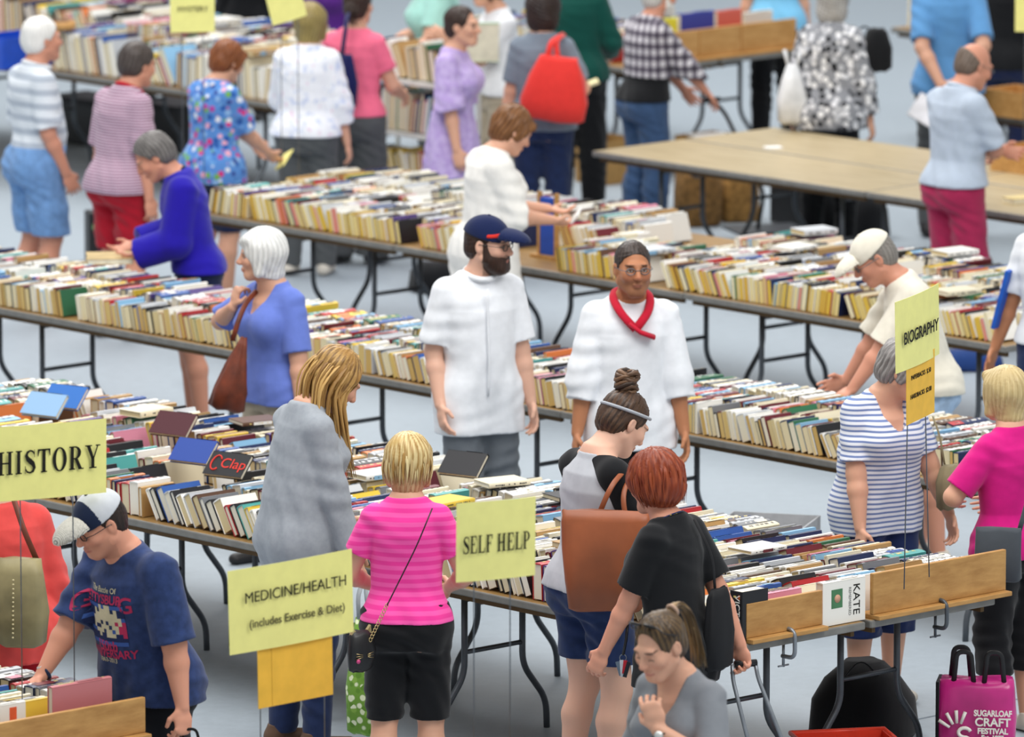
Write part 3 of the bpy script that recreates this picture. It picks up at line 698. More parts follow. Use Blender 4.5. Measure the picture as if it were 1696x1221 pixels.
        for i, sg in enumerate((-1, 1)):
            if yoke: F.cone(s.chest(sg * .02, -.01, 1.408), s.sh[i] + V3(0, 0, -.004), .045 + o, .044 * (1 + (g - 1) * .6) + o, .05)
            S = Field(lo, hi, F.vox); lo_ = loose; u = min(sleeve, 1); e = s.sh[i] + (s.el[i] - s.sh[i]) * u
            S.cone(s.sh[i], e, .044 * g + o + loose * .3, .043 * g + o * .7 + lo_ * u + sl_flare, 0)
            end, dr = e, (s.el[i] - s.sh[i])
            if sleeve > 1:
                e2 = s.el[i] + (s.wr[i] - s.el[i]) * (sleeve - 1); S.cone(s.el[i], e2, .043 * g + o * .7 + lo_ + sl_flare * .5, .034 * (1 + (g - 1) * .5) + o * .7 + lo_ + sl_flare, .02); end, dr = e2, (s.wr[i] - s.el[i])
            dr = dr / np.linalg.norm(dr); 
            if cuff: S.cone(end - dr * .05, end, cuff, cuff, .004)
            S.halfspace(end, dr); F.blend((slice(None),) * 3, S.d, .016)
        if wr: F.wrinkle(wr, seed)
        p, R = s.spine(hem); F.halfspace(p + V3(0, 0, 0), -R[:, 2])
        nc = s.c7 + s.Rc @ V3(0, .02, .02)
        if neck == 'crew': F.ell(nc, (.072, .075, .045), s.Rc, .006, sub=True)
        elif neck == 'scoop': F.ell(nc + s.Rc @ V3(0, .04, .0), (.095, .09, .075), s.Rc, .006, sub=True)
        elif neck == 'v': [F.cone(nc + s.Rc @ V3(q_ * .045, .05, .03), nc + s.Rc @ V3(0, .102, -.14), .064, .034, .004, sub=True) for q_ in (-1, 0, 1)]; F.ell(nc, (.078, .078, .05), s.Rc, .006, sub=True)
        elif neck == 'wide': F.ell(nc + s.Rc @ V3(0, .0, .02), (.125, .11, .075), s.Rc, .006, sub=True)
        V, Q = F.mesh(); return npmesh(name, V, Q, m, s.root)
    def pants(s, m, name='trousers', off=.013, hem=.06, waist=.985, wr=.004, seed=3, leg=.0, hemw=.0, taper=0.0, seat=1):
        """legwear from the waist to the hem height"""
        g = s.g; pts = s.hip + s.kn + s.ft + [V3(0, 0, waist)]; lo, hi = s.bounds(pts, .25); F = Field(lo, hi, max(s.vox, .0065)); o = off
        s.loft(F, o, .80, waist, 0, .03)
        for i, sg in enumerate((-1, 1)):
            h, k_, f = s.hip[i], s.kn[i], s.ft[i]
            F.cone(h, k_, .089 * g + o, .060 * (1 + (g - 1) * .7) + o + leg, .035)
            if hem < .45:
                cm = k_ + (f - k_) * .35 + V3(0, -.014, 0); F.cone(k_, cm, .060 * (1 + (g - 1) * .7) + o + leg, .058 * (1 + (g - 1) * .7) + o + leg + hemw * .5, .02); F.cone(cm, f, .058 * (1 + (g - 1) * .6) + o + leg + hemw * .5, .046 + o + leg + hemw - taper, .02)
            else: F.cone(k_ + (h - k_) * .35, k_, .074 * g + o + leg, .062 * g + o + leg + hemw, .02)
            if seat: F.ell(V3(sg * .075, -.060 * g, .885), (.083 + o, .072 + o, .085 + o), None, .045)
        if wr: F.wrinkle(wr, seed, 1.2)
        F.halfspace(V3(0, 0, hem), V3(0, 0, -1)); p, R = s.spine(waist); F.halfspace(p, R[:, 2])
        V, Q = F.mesh(); return npmesh(name, V, Q, m, s.root)
    def skirt(s, m, name='skirt', hem=.35, top=1.05, flare=.09, wr=.006, seed=2):
        lo, hi = s.bounds([V3(0, 0, hem), V3(0, 0, top)], .36); F = Field(lo, hi, max(s.vox, .007)); P, X, Y, pr = [], [], [], []
        for t in np.linspace(0, 1, 6):
            z = top + (hem - top) * t; P.append(V3(0, .0, z)); X.append(V3(1, 0, 0)); Y.append(V3(0, 1, 0)); q = .155 * s.g + flare * t ** .7; pr.append((q, q * .78, q * .85))
        F.loft(P, X, Y, pr, 0)
        x = F.ax[0][:, None, None]; y = F.ax[1][None, :, None]; z = F.ax[2][None, None, :]
        F.d += (.012 * np.sin(9 * np.arctan2(y, x) + 2 * np.sin(3 * z)) * np.clip((top - z) / .5, 0, 1)).astype(np.float32)
        F.wrinkle(wr * .5, seed); F.halfspace(V3(0, 0, hem), V3(0, 0, -1)); F.halfspace(V3(0, 0, top), V3(0, 0, 1))
        V, Q = F.mesh(); return npmesh(name, V, Q, m, s.root)
    def shoes(s, m, name='shoe'):
        for i in (0, 1):
            f = s.ft[i]; F = Field(f + V3(-.09, -.13, -.08), f + V3(.09, .24, .08), .007)
            F.cone(f + V3(0, -.04, -.035), f + V3(0, .15, -.047), .045, .036, .02, flat=(V3(0, 0, 1), .85)); F.cone(f + V3(0, -.02, 0), f + V3(0, -.02, .03), .045, .043, .03)
            F.halfspace(V3(0, 0, .002), V3(0, 0, -1)); F.halfspace(f + V3(0, 0, .02), V3(0, 0, 1)); V, Q = F.mesh(); npmesh(name, V, Q, m, s.root)
    def neckband(s, m, name='collar', r=.013, w=.066, drop=0.0):
        """collar ring round the neck"""
        P = []
        for k in range(24):
            a = 2 * PI * k / 24; P.append(s.c7 + s.Rc @ V3(w * math.cos(a), .018 + (w + .006) * math.sin(a), .026 - .04 * (math.sin(a) * .5 + .5) - drop * max(0, math.sin(a))))
        return MB().tube(P, r, 8, closed=True).build(name, m, s.root)
    # -------------------------------------------------------------- hair
    def strands(s, F, amp, n=34, seed=0, swirl=0.0):
        x, y, z = np.meshgrid(*F.ax, indexing='ij', sparse=True); c, R = s.hc, s.Rh; px, py, pz = x - c[0], y - c[1], z - c[2]
        u, v, w_ = (px * R[0, i] + py * R[1, i] + pz * R[2, i] for i in range(3)); a = np.arctan2(u, v + .02)
        m = .55 + .45 * np.sin(5 * a + 3 * np.sin(30 * w_ + seed) + seed)
        F.d += (amp * (m * np.sin(n * a + 7 * w_ * swirl * 10 + 2.5 * np.sin(22 * w_ + 2 * a + seed)) + .7 * np.sin(n * 1.73 * a + 40 * w_ + 3 * np.sin(4 * a + seed)) + .8 * np.sin(60 * w_ + 3 * a + 2 * np.sin(6 * a + seed)))).astype(np.float32)
    def haircol(s, V, c1, c2, c3=None, seed=0, freq=26, root=None):
        L = (V - s.hc) @ s.Rh; a = np.arctan2(L[:, 0], L[:, 1] + .02)
        t = np.clip(.5 + .42 * np.sin(freq * a + 4 * np.sin(18 * L[:, 2] + seed) + seed) + .35 * np.sin(freq * 2.3 * a + 9 * L[:, 2] + 2 * seed) * .8 + .2 * vnoise(V, 60, seed), 0, 1)[:, None]
        col = np.array(lin(c1)) * (1 - t) + np.array(lin(c2)) * t
        if c3:
            q = np.clip(vnoise(V, 30, seed + 3) * 2 - .4, 0, 1)[:, None]; col = col * (1 - q) + np.array(lin(c3)) * q
        if root: q = np.clip((-.02 - L[:, 2]) / .05, 0, 1)[:, None] * root[1]; col = col * (1 - q) + np.array(lin(root[0])) * q
        return col
    def hair(s, kind, c1, c2, c3=None, seed=1, vol=0.0, name='hair', root=None, part=0):
        c, R = s.hc, s.Rh; T = lambda x, y, z: c + R @ V3(x, y, z); lo, hi = s.bounds([T(0, 0, 0)], .2); lo[2] -= .12; lo[1] -= .05; hi[2] += .06
        F = Field(lo, hi, max(.0055, s.vox * .75)); v = vol
        hl = .05
        if kind in ('short', 'crop', 'balding', 'fringe'):
            o = {'short': .014, 'crop': .006, 'balding': .008, 'fringe': .010}[kind] + v
            F.ell(T(0, -.022, .037), (.074 + o, .094 + o, .083 + o), R, 0); F.ell(T(0, -.05, -.02), (.066 + o * .8, .062 + o, .07), R, .03)
            s.strands(F, .0016, 30, seed); F.halfspace(T(0, .062, .07), R @ V3(0, .8, -.6)); F.halfspace(T(0, .0, -.062), R @ V3(0, .15, -1))
            F.ell(T(0, .09, -.055 + (.012 if kind == 'crop' else 0)), (.105, .082, .085), R, .004, sub=True)
            for sg in (-1, 1): F.ell(T(sg * .09, .0, -.03), (.024, .030, .045), R, .004, sub=True)
            F.wrinkle(.0016, seed, 4)
            if kind in ('balding',): F.ell(T(0, .06, .115), (.045, .07, .06), R, .01, sub=True)
            if kind == 'fringe': F.halfspace(T(0, -.03, .022), R @ V3(0, .5, .87))
        elif kind == 'wshort':                               # layered short cut, full at the crown, tapering to the nape
            o = .024 + v; F.ell(T(0, -.028, .04), (.072 + o, .090 + o, .080 + o), R, 0); F.ell(T(0, -.06, -.03), (.060 + o * .7, .050 + o, .075), R, .04)
            for sg in (-1, 1): F.cone(T(sg * .066, .035, .03), T(sg * .074, .015, -.035), .024 + v, .016, .03)
            F.cone(T(-.03, .075, .085), T(.04, .078, .07), .02, .02, .03)
            s.strands(F, .0032, 22, seed, .3); F.ell(T(0, .112, -.03), (.066, .07, .10), R, .01, sub=True); F.halfspace(T(0, -.05, -.095), R @ V3(0, .1, -1))
        elif kind == 'bob':                                  # to the chin, rounded
            o = .026 + v; F.ell(T(0, -.02, .04), (.074 + o, .092 + o, .080 + o), R, 0); F.cone(T(0, -.035, .0), T(0, -.045, -.085), .088 + v, .070 + v, .04)
            for sg in (-1, 1): F.cone(T(sg * .07, .02, .05), T(sg * .074, .018, -.075), .028 + v, .024 + v, .03)
            F.cone(T(-.05, .07, .09), T(.055, .075, .07), .022, .022, .03)
            s.strands(F, .0018, 30, seed, .2); F.cone(T(0, .125, .01), T(0, .12, -.14), .062, .066, .012, sub=True); F.halfspace(T(0, 0, -.105), R @ V3(0, .25, -1))
        elif kind == 'curly':
            o = .04 + v; F.ell(T(0, -.03, .035), (.074 + o, .085 + o, .075 + o), R, 0); F.ell(T(0, -.06, -.06), (.10, .08, .09), R, .04); F.wrinkle(.006, seed, 3.2); F.ell(T(0, .125, -.03), (.066, .07, .10), R, .01, sub=True)
        elif kind in ('up', 'long'):                         # drawn back close to the skull
            o = .010 + v + (.008 if kind == 'long' else 0); F.ell(T(0, -.022, .038), (.075 + o, .094 + o, .083 + o), R, 0); F.ell(T(0, -.055, -.025), (.062 + o, .055 + o, .062), R, .03)
            if kind == 'long':
                for sg in (-1, 1): F.cone(T(sg * .065, .03, .04), T(sg * .078, .01, -.07), .024, .02, .03)
            s.strands(F, .0022, 30, seed); F.ell(T(0, .104, .0), (.090, .074, .114), R, .006, sub=True)
            if kind == 'up':
                F.ell(T(0, .05, -.10), (.11, .08, .07), R, .006, sub=True)
                for sg in (-1, 1): F.ell(T(sg * .088, .0, -.02), (.026, .026, .04), R, .004, sub=True)
            F.halfspace(T(0, -.02, -.085), R @ V3(0, .1, -1))
        V, Q = F.mesh(); return npmesh(name, V, Q, M_HAIRV, s.root, s.haircol(V, c1, c2, c3, seed, root=root))
    def locks(s, guide, n, c1, c2, r=.006, name='hair_locks', seed=3, spread=.02, flat=.45):
        """many tapering locks along guide curves (lists of points in the person's frame)"""
        rr = random.Random(seed); b = MB(); a1, a2 = lin(c1), lin(c2)
        for j in range(n):
            gd = guide[j % len(guide)]; o = Vector((rr.gauss(0, spread), rr.gauss(0, spread), rr.gauss(0, spread * .5))); t = rr.random(); cc = tuple(x * (1 - t) + y * t for x, y in zip(a1, a2))
            P = smooth_path([Vector(p) + o * (.35 + .65 * i / max(1, len(gd) - 1)) + Vector((rr.gauss(0, .004), rr.gauss(0, .004), 0)) for i, p in enumerate(gd)], 3)
            m = len(P); b.tube(P, [r * rr.uniform(.7, 1.3) * (1 - (i / (m - 1)) ** 3 * .85) for i in range(m)], 6, 0, cc, flat=flat)
        return b.build(name, M_HAIRV, s.root, colattr=True)
    def H(s, x, y, z): return Vector(s.hc + s.Rh @ V3(x, y, z))
    def glasses(s, m, name='glasses', lens=True, up=0.0):
        b = MB(); H = s.H
        for sg in (-1, 1):
            P = [H(sg * .033 + .021 * math.cos(2 * PI * k / 16), .101 - .004 * abs(math.cos(2 * PI * k / 16) * sg > 0), .001 + .0145 * math.sin(2 * PI * k / 16) + up) for k in range(16)]
            b.tube(P, .0022, 6, closed=True); b.tube([H(sg * .054, .098, .004 + up), H(sg * .074, .07, .006 + up), H(sg * .083, -.01, .008 + up), H(sg * .082, -.028, -.004 + up)], .0018, 6)
        b.tube([H(-.012, .103, .004 + up), H(0, .108, .007 + up), H(.012, .103, .004 + up)], .002, 6)
        return b.build(name, m, s.root)
    def watch(s, i, m, face='d8d8d4'):
        w, d, n = Vector(s.wr[i]), Vector(s.hd[i]), Vector(s.hn[i]); sd = d.cross(n); b = MB(); c = w - d * .02
        b.tube([c + n * (.026 * math.cos(a)) + sd * (.031 * math.sin(a)) for a in np.linspace(0, 2 * PI, 17)[:-1]], .008, 8, closed=True, flat=.6); o = b.build('wristwatch', m, s.root)
        MB().tube([c - n * .026, c - n * .036], .017, 16).build('watch_case', plain('watch_steel', face, .3, .5, .4), o); return o
    def cap(s, m_crown, m_brim, yaw=0, tilt=8, name='cap', two=None):
        c, R = s.hc, s.Rh @ rotm('X', -tilt) @ rotm('Z', yaw); T = lambda x, y, z: c + R @ V3(x, y, z)
        lo, hi = s.bounds([T(0, 0, .05), T(0, .1, .05)], .2); F = Field(lo, hi, .0055)
        F.ell(T(0, -.018, .040), (.090, .113, .096), R, 0); F.halfspace(T(0, 0, .034), R @ V3(0, -.12, -1)); V, Q = F.mesh()
        L = (V - c) @ R; mi = None; ms = [m_crown]
        if two:
            ms = [m_crown, two]; fc = L[Q].mean(1); mi = (fc[:, 1] < .02).astype(int)
        o = npmesh(name, V, Q, ms, s.root, mi=mi)
        F = Field(lo, hi, .0045); F.ell(T(0, .100, .040), (.083, .105, .055), R, 0); F.ell(T(0, .100, .031), (.083, .105, .055), R, .002, sub=True); F.halfspace(T(0, .07, 0), R @ V3(0, -1, 0)); F.halfspace(T(0, 0, .045), R @ V3(0, 0, -1))
        V, Q = F.mesh(); npmesh('brim', V, Q, m_brim, o)
        MB().tube([Vector(T(0, -.016, .134)), Vector(T(0, -.016, .139))], .008).build('cap_button', m_crown, o)
        return o
    def beard(s, c1='2a1d18', c2='40291f', full=True, name='beard', mustache=True):
        c, R = s.hc, s.Rh; T = lambda x, y, z: c + R @ V3(x, y, z); lo, hi = s.bounds([T(0, .04, -.06)], .13); F = Field(lo, hi, .0055)
        F.ell(T(0, .030, -.062), (.070, .075, .078), R, 0); F.cone(T(-.02, .076, -.105), T(.02, .076, -.105), .026, .026, .03)
        for sg in (-1, 1): F.cone(T(sg * .068, .012, .01), T(sg * .064, .02, -.06), .012, .018, .02)
        F.wrinkle(.0014, 2, 8); F.ell(T(0, .085, -.015), (.058, .075, .036), R, .006, sub=True); F.ell(T(0, .118, -.066), (.022, .03, .009), R, .004, sub=True)
        F.halfspace(T(0, -.006, 0), R @ V3(0, -1, 0)); F.halfspace(T(0, 0, .015), R @ V3(0, 0, 1))
        V, Q = F.mesh(); return npmesh(name, V, Q, M_HAIRV, s.root, s.haircol(V, c1, c2, seed=2, freq=60))
    def strap(s, pts, m, w=.012, name='strap', root=None, flat=.25, seg=6):
        P = smooth_path(pts, seg); b = MB(); b.tube(P, w, 8, flat=flat); return b.build(name, m, root or s.root)
# ------------------------------------------------------------------ cloth materials
def floral(cols, base, scale=22):
    def f(t):
        v = t.coord('Object'); vo = t.n('ShaderNodeTexVoronoi'); vo.inputs['Scale'].default_value = scale; t.l(v, vo.inputs['Vector'])
        sp = t.n('ShaderNodeSeparateColor'); t.l(vo.outputs['Color'], sp.inputs[0]); n = len(cols)
        c = t.ramp(sp.outputs[0], [(i / n, cc) for i, cc in enumerate(cols)], 'CONSTANT')
        return t.mix(t.ramp(vo.outputs['Distance'], [(.42, '000000'), (.55, 'ffffff')]), c, base)
    return f
def plaidx(t):
    v = t.coord('Object'); sx = t.n('ShaderNodeSeparateXYZ'); t.l(v, sx.inputs[0])
    def band(s_, fr, off=0):
        m = t.n('ShaderNodeMath', operation='MULTIPLY_ADD'); t.l(s_, m.inputs[0]); m.inputs[1].default_value = fr; m.inputs[2].default_value = off
        q = t.n('ShaderNodeMath', operation='FRACT'); t.l(m.outputs[0], q.inputs[0]); return t.ramp(q.outputs[0], [(.0, 'ffffff'), (.45, 'ffffff'), (.5, '96919c'), (.93, '8b8691'), (1, 'ffffff')])
    ad = t.n('ShaderNodeMath', operation='ADD'); t.l(sx.outputs[0], ad.inputs[0]); t.l(sx.outputs[1], ad.inputs[1])
    return t.mix(1.0, t.mix(1.0, band(sx.outputs[2], 13), band(ad.outputs[0], 14), 'MULTIPLY'), 'd6d3d8', 'MULTIPLY')
def denim(name, col): return fabric(name, col, var=.07, wscale=7, wr=.6)
F_WHITE = fabric('white_cotton', 'eceef2', wr=.8, wscale=7); F_CREAM = fabric('cream_cotton', 'e6e0d0', wr=.7); F_BLACK = fabric('black_cotton', '17181b', wr=.5); F_NAVY = fabric('navy_cotton', '1d2544')
F_GREYP = fabric('grey_trouser_cloth', '6e747b'); F_DKGREY = fabric('dark_grey_trouser_cloth', '55585a'); F_JEAN = denim('blue_denim', '3d5578'); F_JEAND = denim('dark_denim', '222f52'); F_JEANL = denim('light_denim', '6f94c4')
F_KHAKI = fabric('khaki_cotton', 'b3a793'); M_SHOE = plain('dark_shoe', '2b2a2c', .5); M_SHOEW = plain('pale_shoe', 'cfc8bd', .6)
M_FRAME = plain('dark_frame', '1a1718', .3, .6); M_WIRE = plain('steel_wire', '6d7278', .35, .6, .7)
M_BLK = plain('black_leather', '161517', .4, .5); M_BRN = plain('brown_leather', '9a4f28', .45, .45, var=.12); M_DBRN = plain('dark_brown_leather', '6b3320', .5, .4, var=.15)

# ------------------------------------------------------------------ people, far to near
# -- back of the hall
p = Person('person in light blue top and neon green shoes behind the far board table', 1275, -150, 36.75, 350, 'f', g=1.1, lean=14, hp=20)
p.body(); p.shirt(fabric('light_blue_knit', '7cc0e6')); p.pants(F_BLACK); p.shoes(plain('neon_shoe', '9be02a', .5)); p.hair('bob', '4a3828', '6a5038')
p = Person('person in a purple top between the tilted upper sign and the salmon pink top', 540, -95, 34.6, 200, 'f', g=1.2)
p.body(); p.shirt(fabric('purple_knit', '5b2a86'), sleeve=1.6, neck='crew'); p.pants(F_DKGREY); p.shoes(M_SHOE); p.hair('bob', '2b211c', '43342a')
p = Person('person in a plum top behind the upper left books, left of the upper sign', 222, -140, 34.9, 190, 'f', g=1.2)
p.body(); p.shirt(fabric('plum_knit', '8b1f6b'), sleeve=1.6); p.pants(F_DKGREY); p.shoes(M_SHOE); p.hair('bob', '2b211c', '43342a')
p = Person('person in black with grey scarf at the top between the two upper signs', 405, -125, 35.2, 185, 'f', g=1.2)
p.body(); p.shirt(F_BLACK, sleeve=1.9, hem=.7); p.pants(F_BLACK); p.shoes(M_SHOE); p.hair('bob', '8a8078', 'b0a8a0')
p.neckband(fabric('grey_scarf', '8a8684', var=.3), 'scarf', .045, .10, .08)
p = Person('person all in black at the upper right edge behind the bald man', 1668, -105, 36.3, 15, 'm', g=1.15, hands=(None, dict(p=(.22, .16, .93))))
p.body(); p.shirt(F_BLACK, sleeve=1.2); p.pants(F_NAVY); p.shoes(M_SHOE); p.hair('short', '201a18', '332a26')
p = Person('person in light blue tee standing with hands clasped behind his back around a book', 1572, -95, 34.9, 2, 'm', g=1.12, lean=2,
           hands=(dict(p=(-.045, -.24, .92), pole=(-1, -.2, 0), n=(0, 1, 0)), dict(p=(.06, -.25, .95), pole=(1, -.2, 0), n=(0, 1, 0))))
p.body(); p.shirt(fabric('sky_tee', '5f95c8', wr=.8), sleeve=.85, hem=.84); p.pants(F_DKGREY); p.shoes(M_SHOE); p.hair('short', '3a2c22', '55402f'); P_BLUETEE = p
p = Person('person with grey curls in a black and white floral jacket', 1381, -26, 33.95, 18, 'f', g=1.22, lean=6, vox=.009, hands=(None, dict(p=(.27, .06, .78))))
p.body(); p.shirt(fabric('print_jacket', 'd0d0d4', extra=floral(['e9e9ee', 'f4f4f6', 'dadbe0', '1b1c20', 'c2c4ca', '2a2b30', 'f0f0f2'], '8e9096', 26)), 'jacket', sleeve=1.85, hem=.80, off=.026, flare=.03, loose=.02)
p.pants(F_BLACK); p.shoes(M_SHOE); p.hair('curly', '8f8c88', 'b5b2ae', vol=-.012); P_JACKET = p
p = Person('person with white beard in black and white plaid shirt pushing a box cart', 1090, -36, 33.45, 62, 'm', g=1.22, belly=.03, lean=8, vox=.009, skin='ruddy', hands=(dict(p=(-.12, .42, .88)), dict(p=(.14, .42, .92), n=(0, -.3, -1))))
p.body(brow='cfcac2'); p.shirt(F_BLACK, 'undershirt', off=.013, hem=.92, sleeve=.3, wr=.002); p.shirt(fabric('plaid_flannel', 'bbbbbb', extra=plaidx), hem=1.07, sleeve=1.8, off=.024, loose=.018, flare=0); p.pants(F_JEAN, leg=.01)
p.shoes(M_SHOE); p.hair('short', 'b9b6b2', 'd8d5d0'); p.beard('d5d2cc', 'efece6'); P_PLAID = p
p = Person('person in dark green sweater and black trousers beyond the red tote bag', 957, -85, 34.0, 5, 'f', g=1.15, hands=(dict(p=(-.2, .25, 1.0)), dict(p=(.2, .25, 1.0))))
p.body(); p.shirt(fabric('green_knit', '0e4a41'), sleeve=1.8); p.pants(F_BLACK, leg=.02); p.shoes(M_SHOE); p.hair('short', '2b211c', '43342a')
p = Person('person with dark curly hair in grey tee and jeans carrying the red tote', 900, -14, 32.3, 8, 'f', g=1.2, lean=3, vox=.009, hands=(None, dict(p=(.2, .26, 1.1), n=(-.3, 0, 1))))
p.body(); p.shirt(fabric('slate_tee', '7a8592', wr=.8), sleeve=.8, hem=.86); p.pants(F_JEAND); p.shoes(M_SHOE); p.hair('curly', '1f1716', '3a2b26', vol=.0); P_RED = p
p = Person('person in white tee and khaki trousers holding up a green book behind the lavender dress', 812, -52, 33.0, 250, 'f', g=1.12, hands=(dict(p=(-.02, .36, 1.28), n=(1, 0, 0)), dict(p=(.16, .36, 1.22), n=(-1, 0, 0))))
p.body(); p.shirt(F_WHITE, sleeve=.7, hem=.9); p.pants(F_KHAKI, leg=.015); p.shoes(M_SHOEW); p.hair('long', '4d3524', '6d4c33'); P_GREENB = p
p = Person('person in a lavender dress with puffed sleeves looking to the right', 762, 12, 31.55, 105, 'f', g=1.06, lean=1, hy=-8, vox=.008, hands=(dict(p=(-.22, .04, .76)), dict(p=(.24, .10, .75))))
F_LAV = fabric('lavender_cotton', 'b7a2d6', wr=.9, wscale=6, extra=lambda t: t.ramp(t.noise(26, 2), [(.4, 'b29bd2'), (.6, 'c3b0de')]))
p.body(brow='2a1d18'); p.shirt(F_LAV, 'dress_top', sleeve=1.05, hem=1.0, off=.018, loose=.035, sl_flare=.012, k=.03); p.skirt(F_LAV, 'dress_skirt', hem=.30, top=1.06, flare=.11); p.shoes(M_SHOE); p.hair('up', '2a1e1a', '3d2c25')
p = Person('person in a mint top with a dark shoulder strap behind the white shelf', 704, -98, 33.1, 262, 'f', g=1.42, lean=8, hands=(dict(p=(-.2, .34, 1.02), n=(1, 0, 0)), dict(p=(.2, .36, 1.02), n=(-1, 0, 0))))
p.body(); p.shirt(fabric('mint_knit', 'a5d6cb', wr=.7), sleeve=.7); p.pants(F_DKGREY); p.shoes(M_SHOE); p.hair('bob', '5b4636', '7a6049'); P_MINT = p
p = Person('person in salmon pink top and grey trousers with a navy shoulder bag', 592, -22, 31.5, 22, 'f', g=1.16, lean=2, hands=(dict(p=(-.2, .28, 1.12)), dict(p=(.2, .3, 1.02))))
p.body(); p.shirt(fabric('salmon_knit', 'f0718f', wr=.7), sleeve=.62, hem=.93, flare=0); p.pants(F_DKGREY, leg=.025, hemw=.02); p.shoes(M_SHOE); p.hair('up', '2c1f1a', '3f2e26'); p.locks([[p.H(0, -.10, .05), p.H(0, -.15, 0), p.H(.02, -.14, -.1)]], 26, '2c1f1a', '3f2e26'); P_SALM = p
p = Person('person with an olive blond bob in a white patterned blouse, back turned', 513, 10, 31.0, 12, 'f', g=1.2, lean=8, vox=.009, hands=(dict(p=(-.16, .36, 1.0)), dict(p=(.26, .06, .80))))
p.body(); p.shirt(fabric('white_print_blouse', 'e8ebf2', wr=.8, extra=lambda t: t.ramp(t.noise(20, 3), [(.35, 'c9d2ea'), (.45, 'eef0f6'), (.62, 'eef0f6'), (.7, 'e6cfe0')])), 'blouse', sleeve=1.5, hem=.9, off=.024, loose=.022, flare=.01)
p.pants(F_DKGREY, leg=.012); p.shoes(M_SHOEW); p.hair('bob', '7a6a3e', 'a39157', vol=.004)
p = Person('person with auburn hair in a blue floral top reading a yellow card', 384, 72, 29.8, 48, 'f', g=1.28, lean=5, hp=22, vox=.008, hands=(dict(p=(-.08, .42, 1.0)), dict(p=(.12, .36, .98), n=(-.5, 0, 1))))
p.body(); p.shirt(fabric('floral_top', '4a7ac0', extra=floral(['4f86d0', '2f5fb0', 'd23a80', 'e6e9f2', '8fb8e6', 'b04aa0', '3a4f98', '76b05a', 'f0b0c8', '6aa0dc'], '5b8fd4', 24)), 'floral_top', sleeve=.9, hem=.82, off=.022, flare=.03, loose=.02)
p.pants(F_NAVY, hem=.5); p.shoes(M_SHOE); p.hair('wshort', '6b3a22', '96592f'); P_FLOR = p
p = Person('person in mauve striped polo with red collar and red shorts', 230, 73, 28.7, 50, 'm', g=1.17, lean=10, hp=8, vox=.008, skin='ruddy')
p.body(); p.shirt(fabric('mauve_stripe', 'a8809b', extra=stripes_z('8f5876', 'cdbccb', 62)), 'polo_shirt', sleeve=.95, hem=.86, off=.018, loose=.016); p.neckband(fabric('red_collar', 'b81e2c'), r=.015, w=.07)
p.pants(fabric('red_shorts_cloth', 'a5172a'), 'shorts', hem=.52, leg=.012); p.shoes(M_SHOE); p.hair('short', '2e2725', '5a504c', vol=.004)
p = Person('person with white hair in pale striped polo and denim shorts at upper left', 65, 31, 28.75, 62, 'm', g=1.16, belly=.055, lean=0, vox=.008, skin='ruddy', hands=(None, dict(p=(.20, .10, .86), pole=(.2, -1, 0))))
p.body(brow='cfcac2'); p.shirt(fabric('pale_stripe', 'ccd3dc', extra=stripes_z('b3bcc8', 'dde3ea', 13, .45)), 'polo_shirt', sleeve=.9, hem=.96, off=.018, loose=.018, flare=-.01); p.neckband(F_WHITE, r=.013, w=.07)
p.pants(denim('washed_denim', '6e95c6'), 'shorts', hem=.50, leg=.014, waist=1.0, off=.022); p.shoes(M_SHOEW); p.hair('short', 'd9d7d2', 'f0efec')
# -- middle of the hall
p = Person('person with bald head in pale blue shirt and raspberry trousers', 1622, 74, 31.9, 55, 'm', g=1.12, belly=.03, lean=4, hp=22, hy=-5, vox=.008, skin='ruddy', hands=(dict(p=(.08, .26, 1.10), pole=(-1, -.6, 0), hide=False), dict(p=(-.02, .28, 1.06), pole=(1, -.5, 0))))
p.body(); p.shirt(fabric('pale_blue_shirt', 'b6c2d2', wr=.9), 'shirt', sleeve=.9, hem=.92, off=.02, loose=.02); p.neckband(fabric('pale_blue_collar', 'bcc8d8'), r=.014, w=.07); p.pants(fabric('raspberry_twill', 'a62a52'), leg=.016); p.shoes(M_SHOE); p.hair('fringe', '5a4c42', '7c6c60'); p.glasses(M_WIRE)
p = Person('person with short auburn hair in a white blouse reading a white leaflet', 862, 183, 28.6, 68, 'f', g=1.16, lean=8, hp=28, vox=.007, hands=(dict(p=(-.06, .40, 1.10), n=(0, 0, 1)), dict(p=(.10, .36, 1.06), n=(-.4, 0, 1))))
p.body(); p.shirt(fabric('white_linen', 'efece6', wr=.8), 'blouse', sleeve=1.05, hem=.72, off=.026, loose=.03, flare=.03); p.pants(fabric('off_white_linen', 'd5d0c7'), leg=.012); p.shoes(M_SHOEW); p.hair('wshort', '5e3c22', '8a5c34'); P_LEAF = p
p = Person('person with short grey hair in royal blue cardigan holding a tan book', 238, 229, 27.08, 268, 'm', g=1.12, lean=16, hp=30, vox=.007, skin='ruddy', hands=(dict(p=(-.10, .34, 1.0), n=(.6, 0, 1)), dict(p=(.12, .34, 1.03), n=(-.5, 0, 1))))
p.body(brow='6b655f'); p.shirt(fabric('royal_knit', '2418a0', wr=.7), 'cardigan', sleeve=1.9, hem=.90, off=.028, loose=.03, flare=-.01, cuff=.045); p.neckband(F_NAVY, r=.012, w=.066); p.pants(F_NAVY, 'shorts', hem=.5, leg=.02); p.shoes(M_SHOE); p.hair('short', '4a4746', '807c79', vol=.006); P_CARD = p
p = Person('person at the right edge in a white shirt with a blue clipboard', 1738, 300, 28.45, 215, 'm', g=1.1, lean=3, skin='tan', hands=(None, dict(p=(.30, .06, .86))))
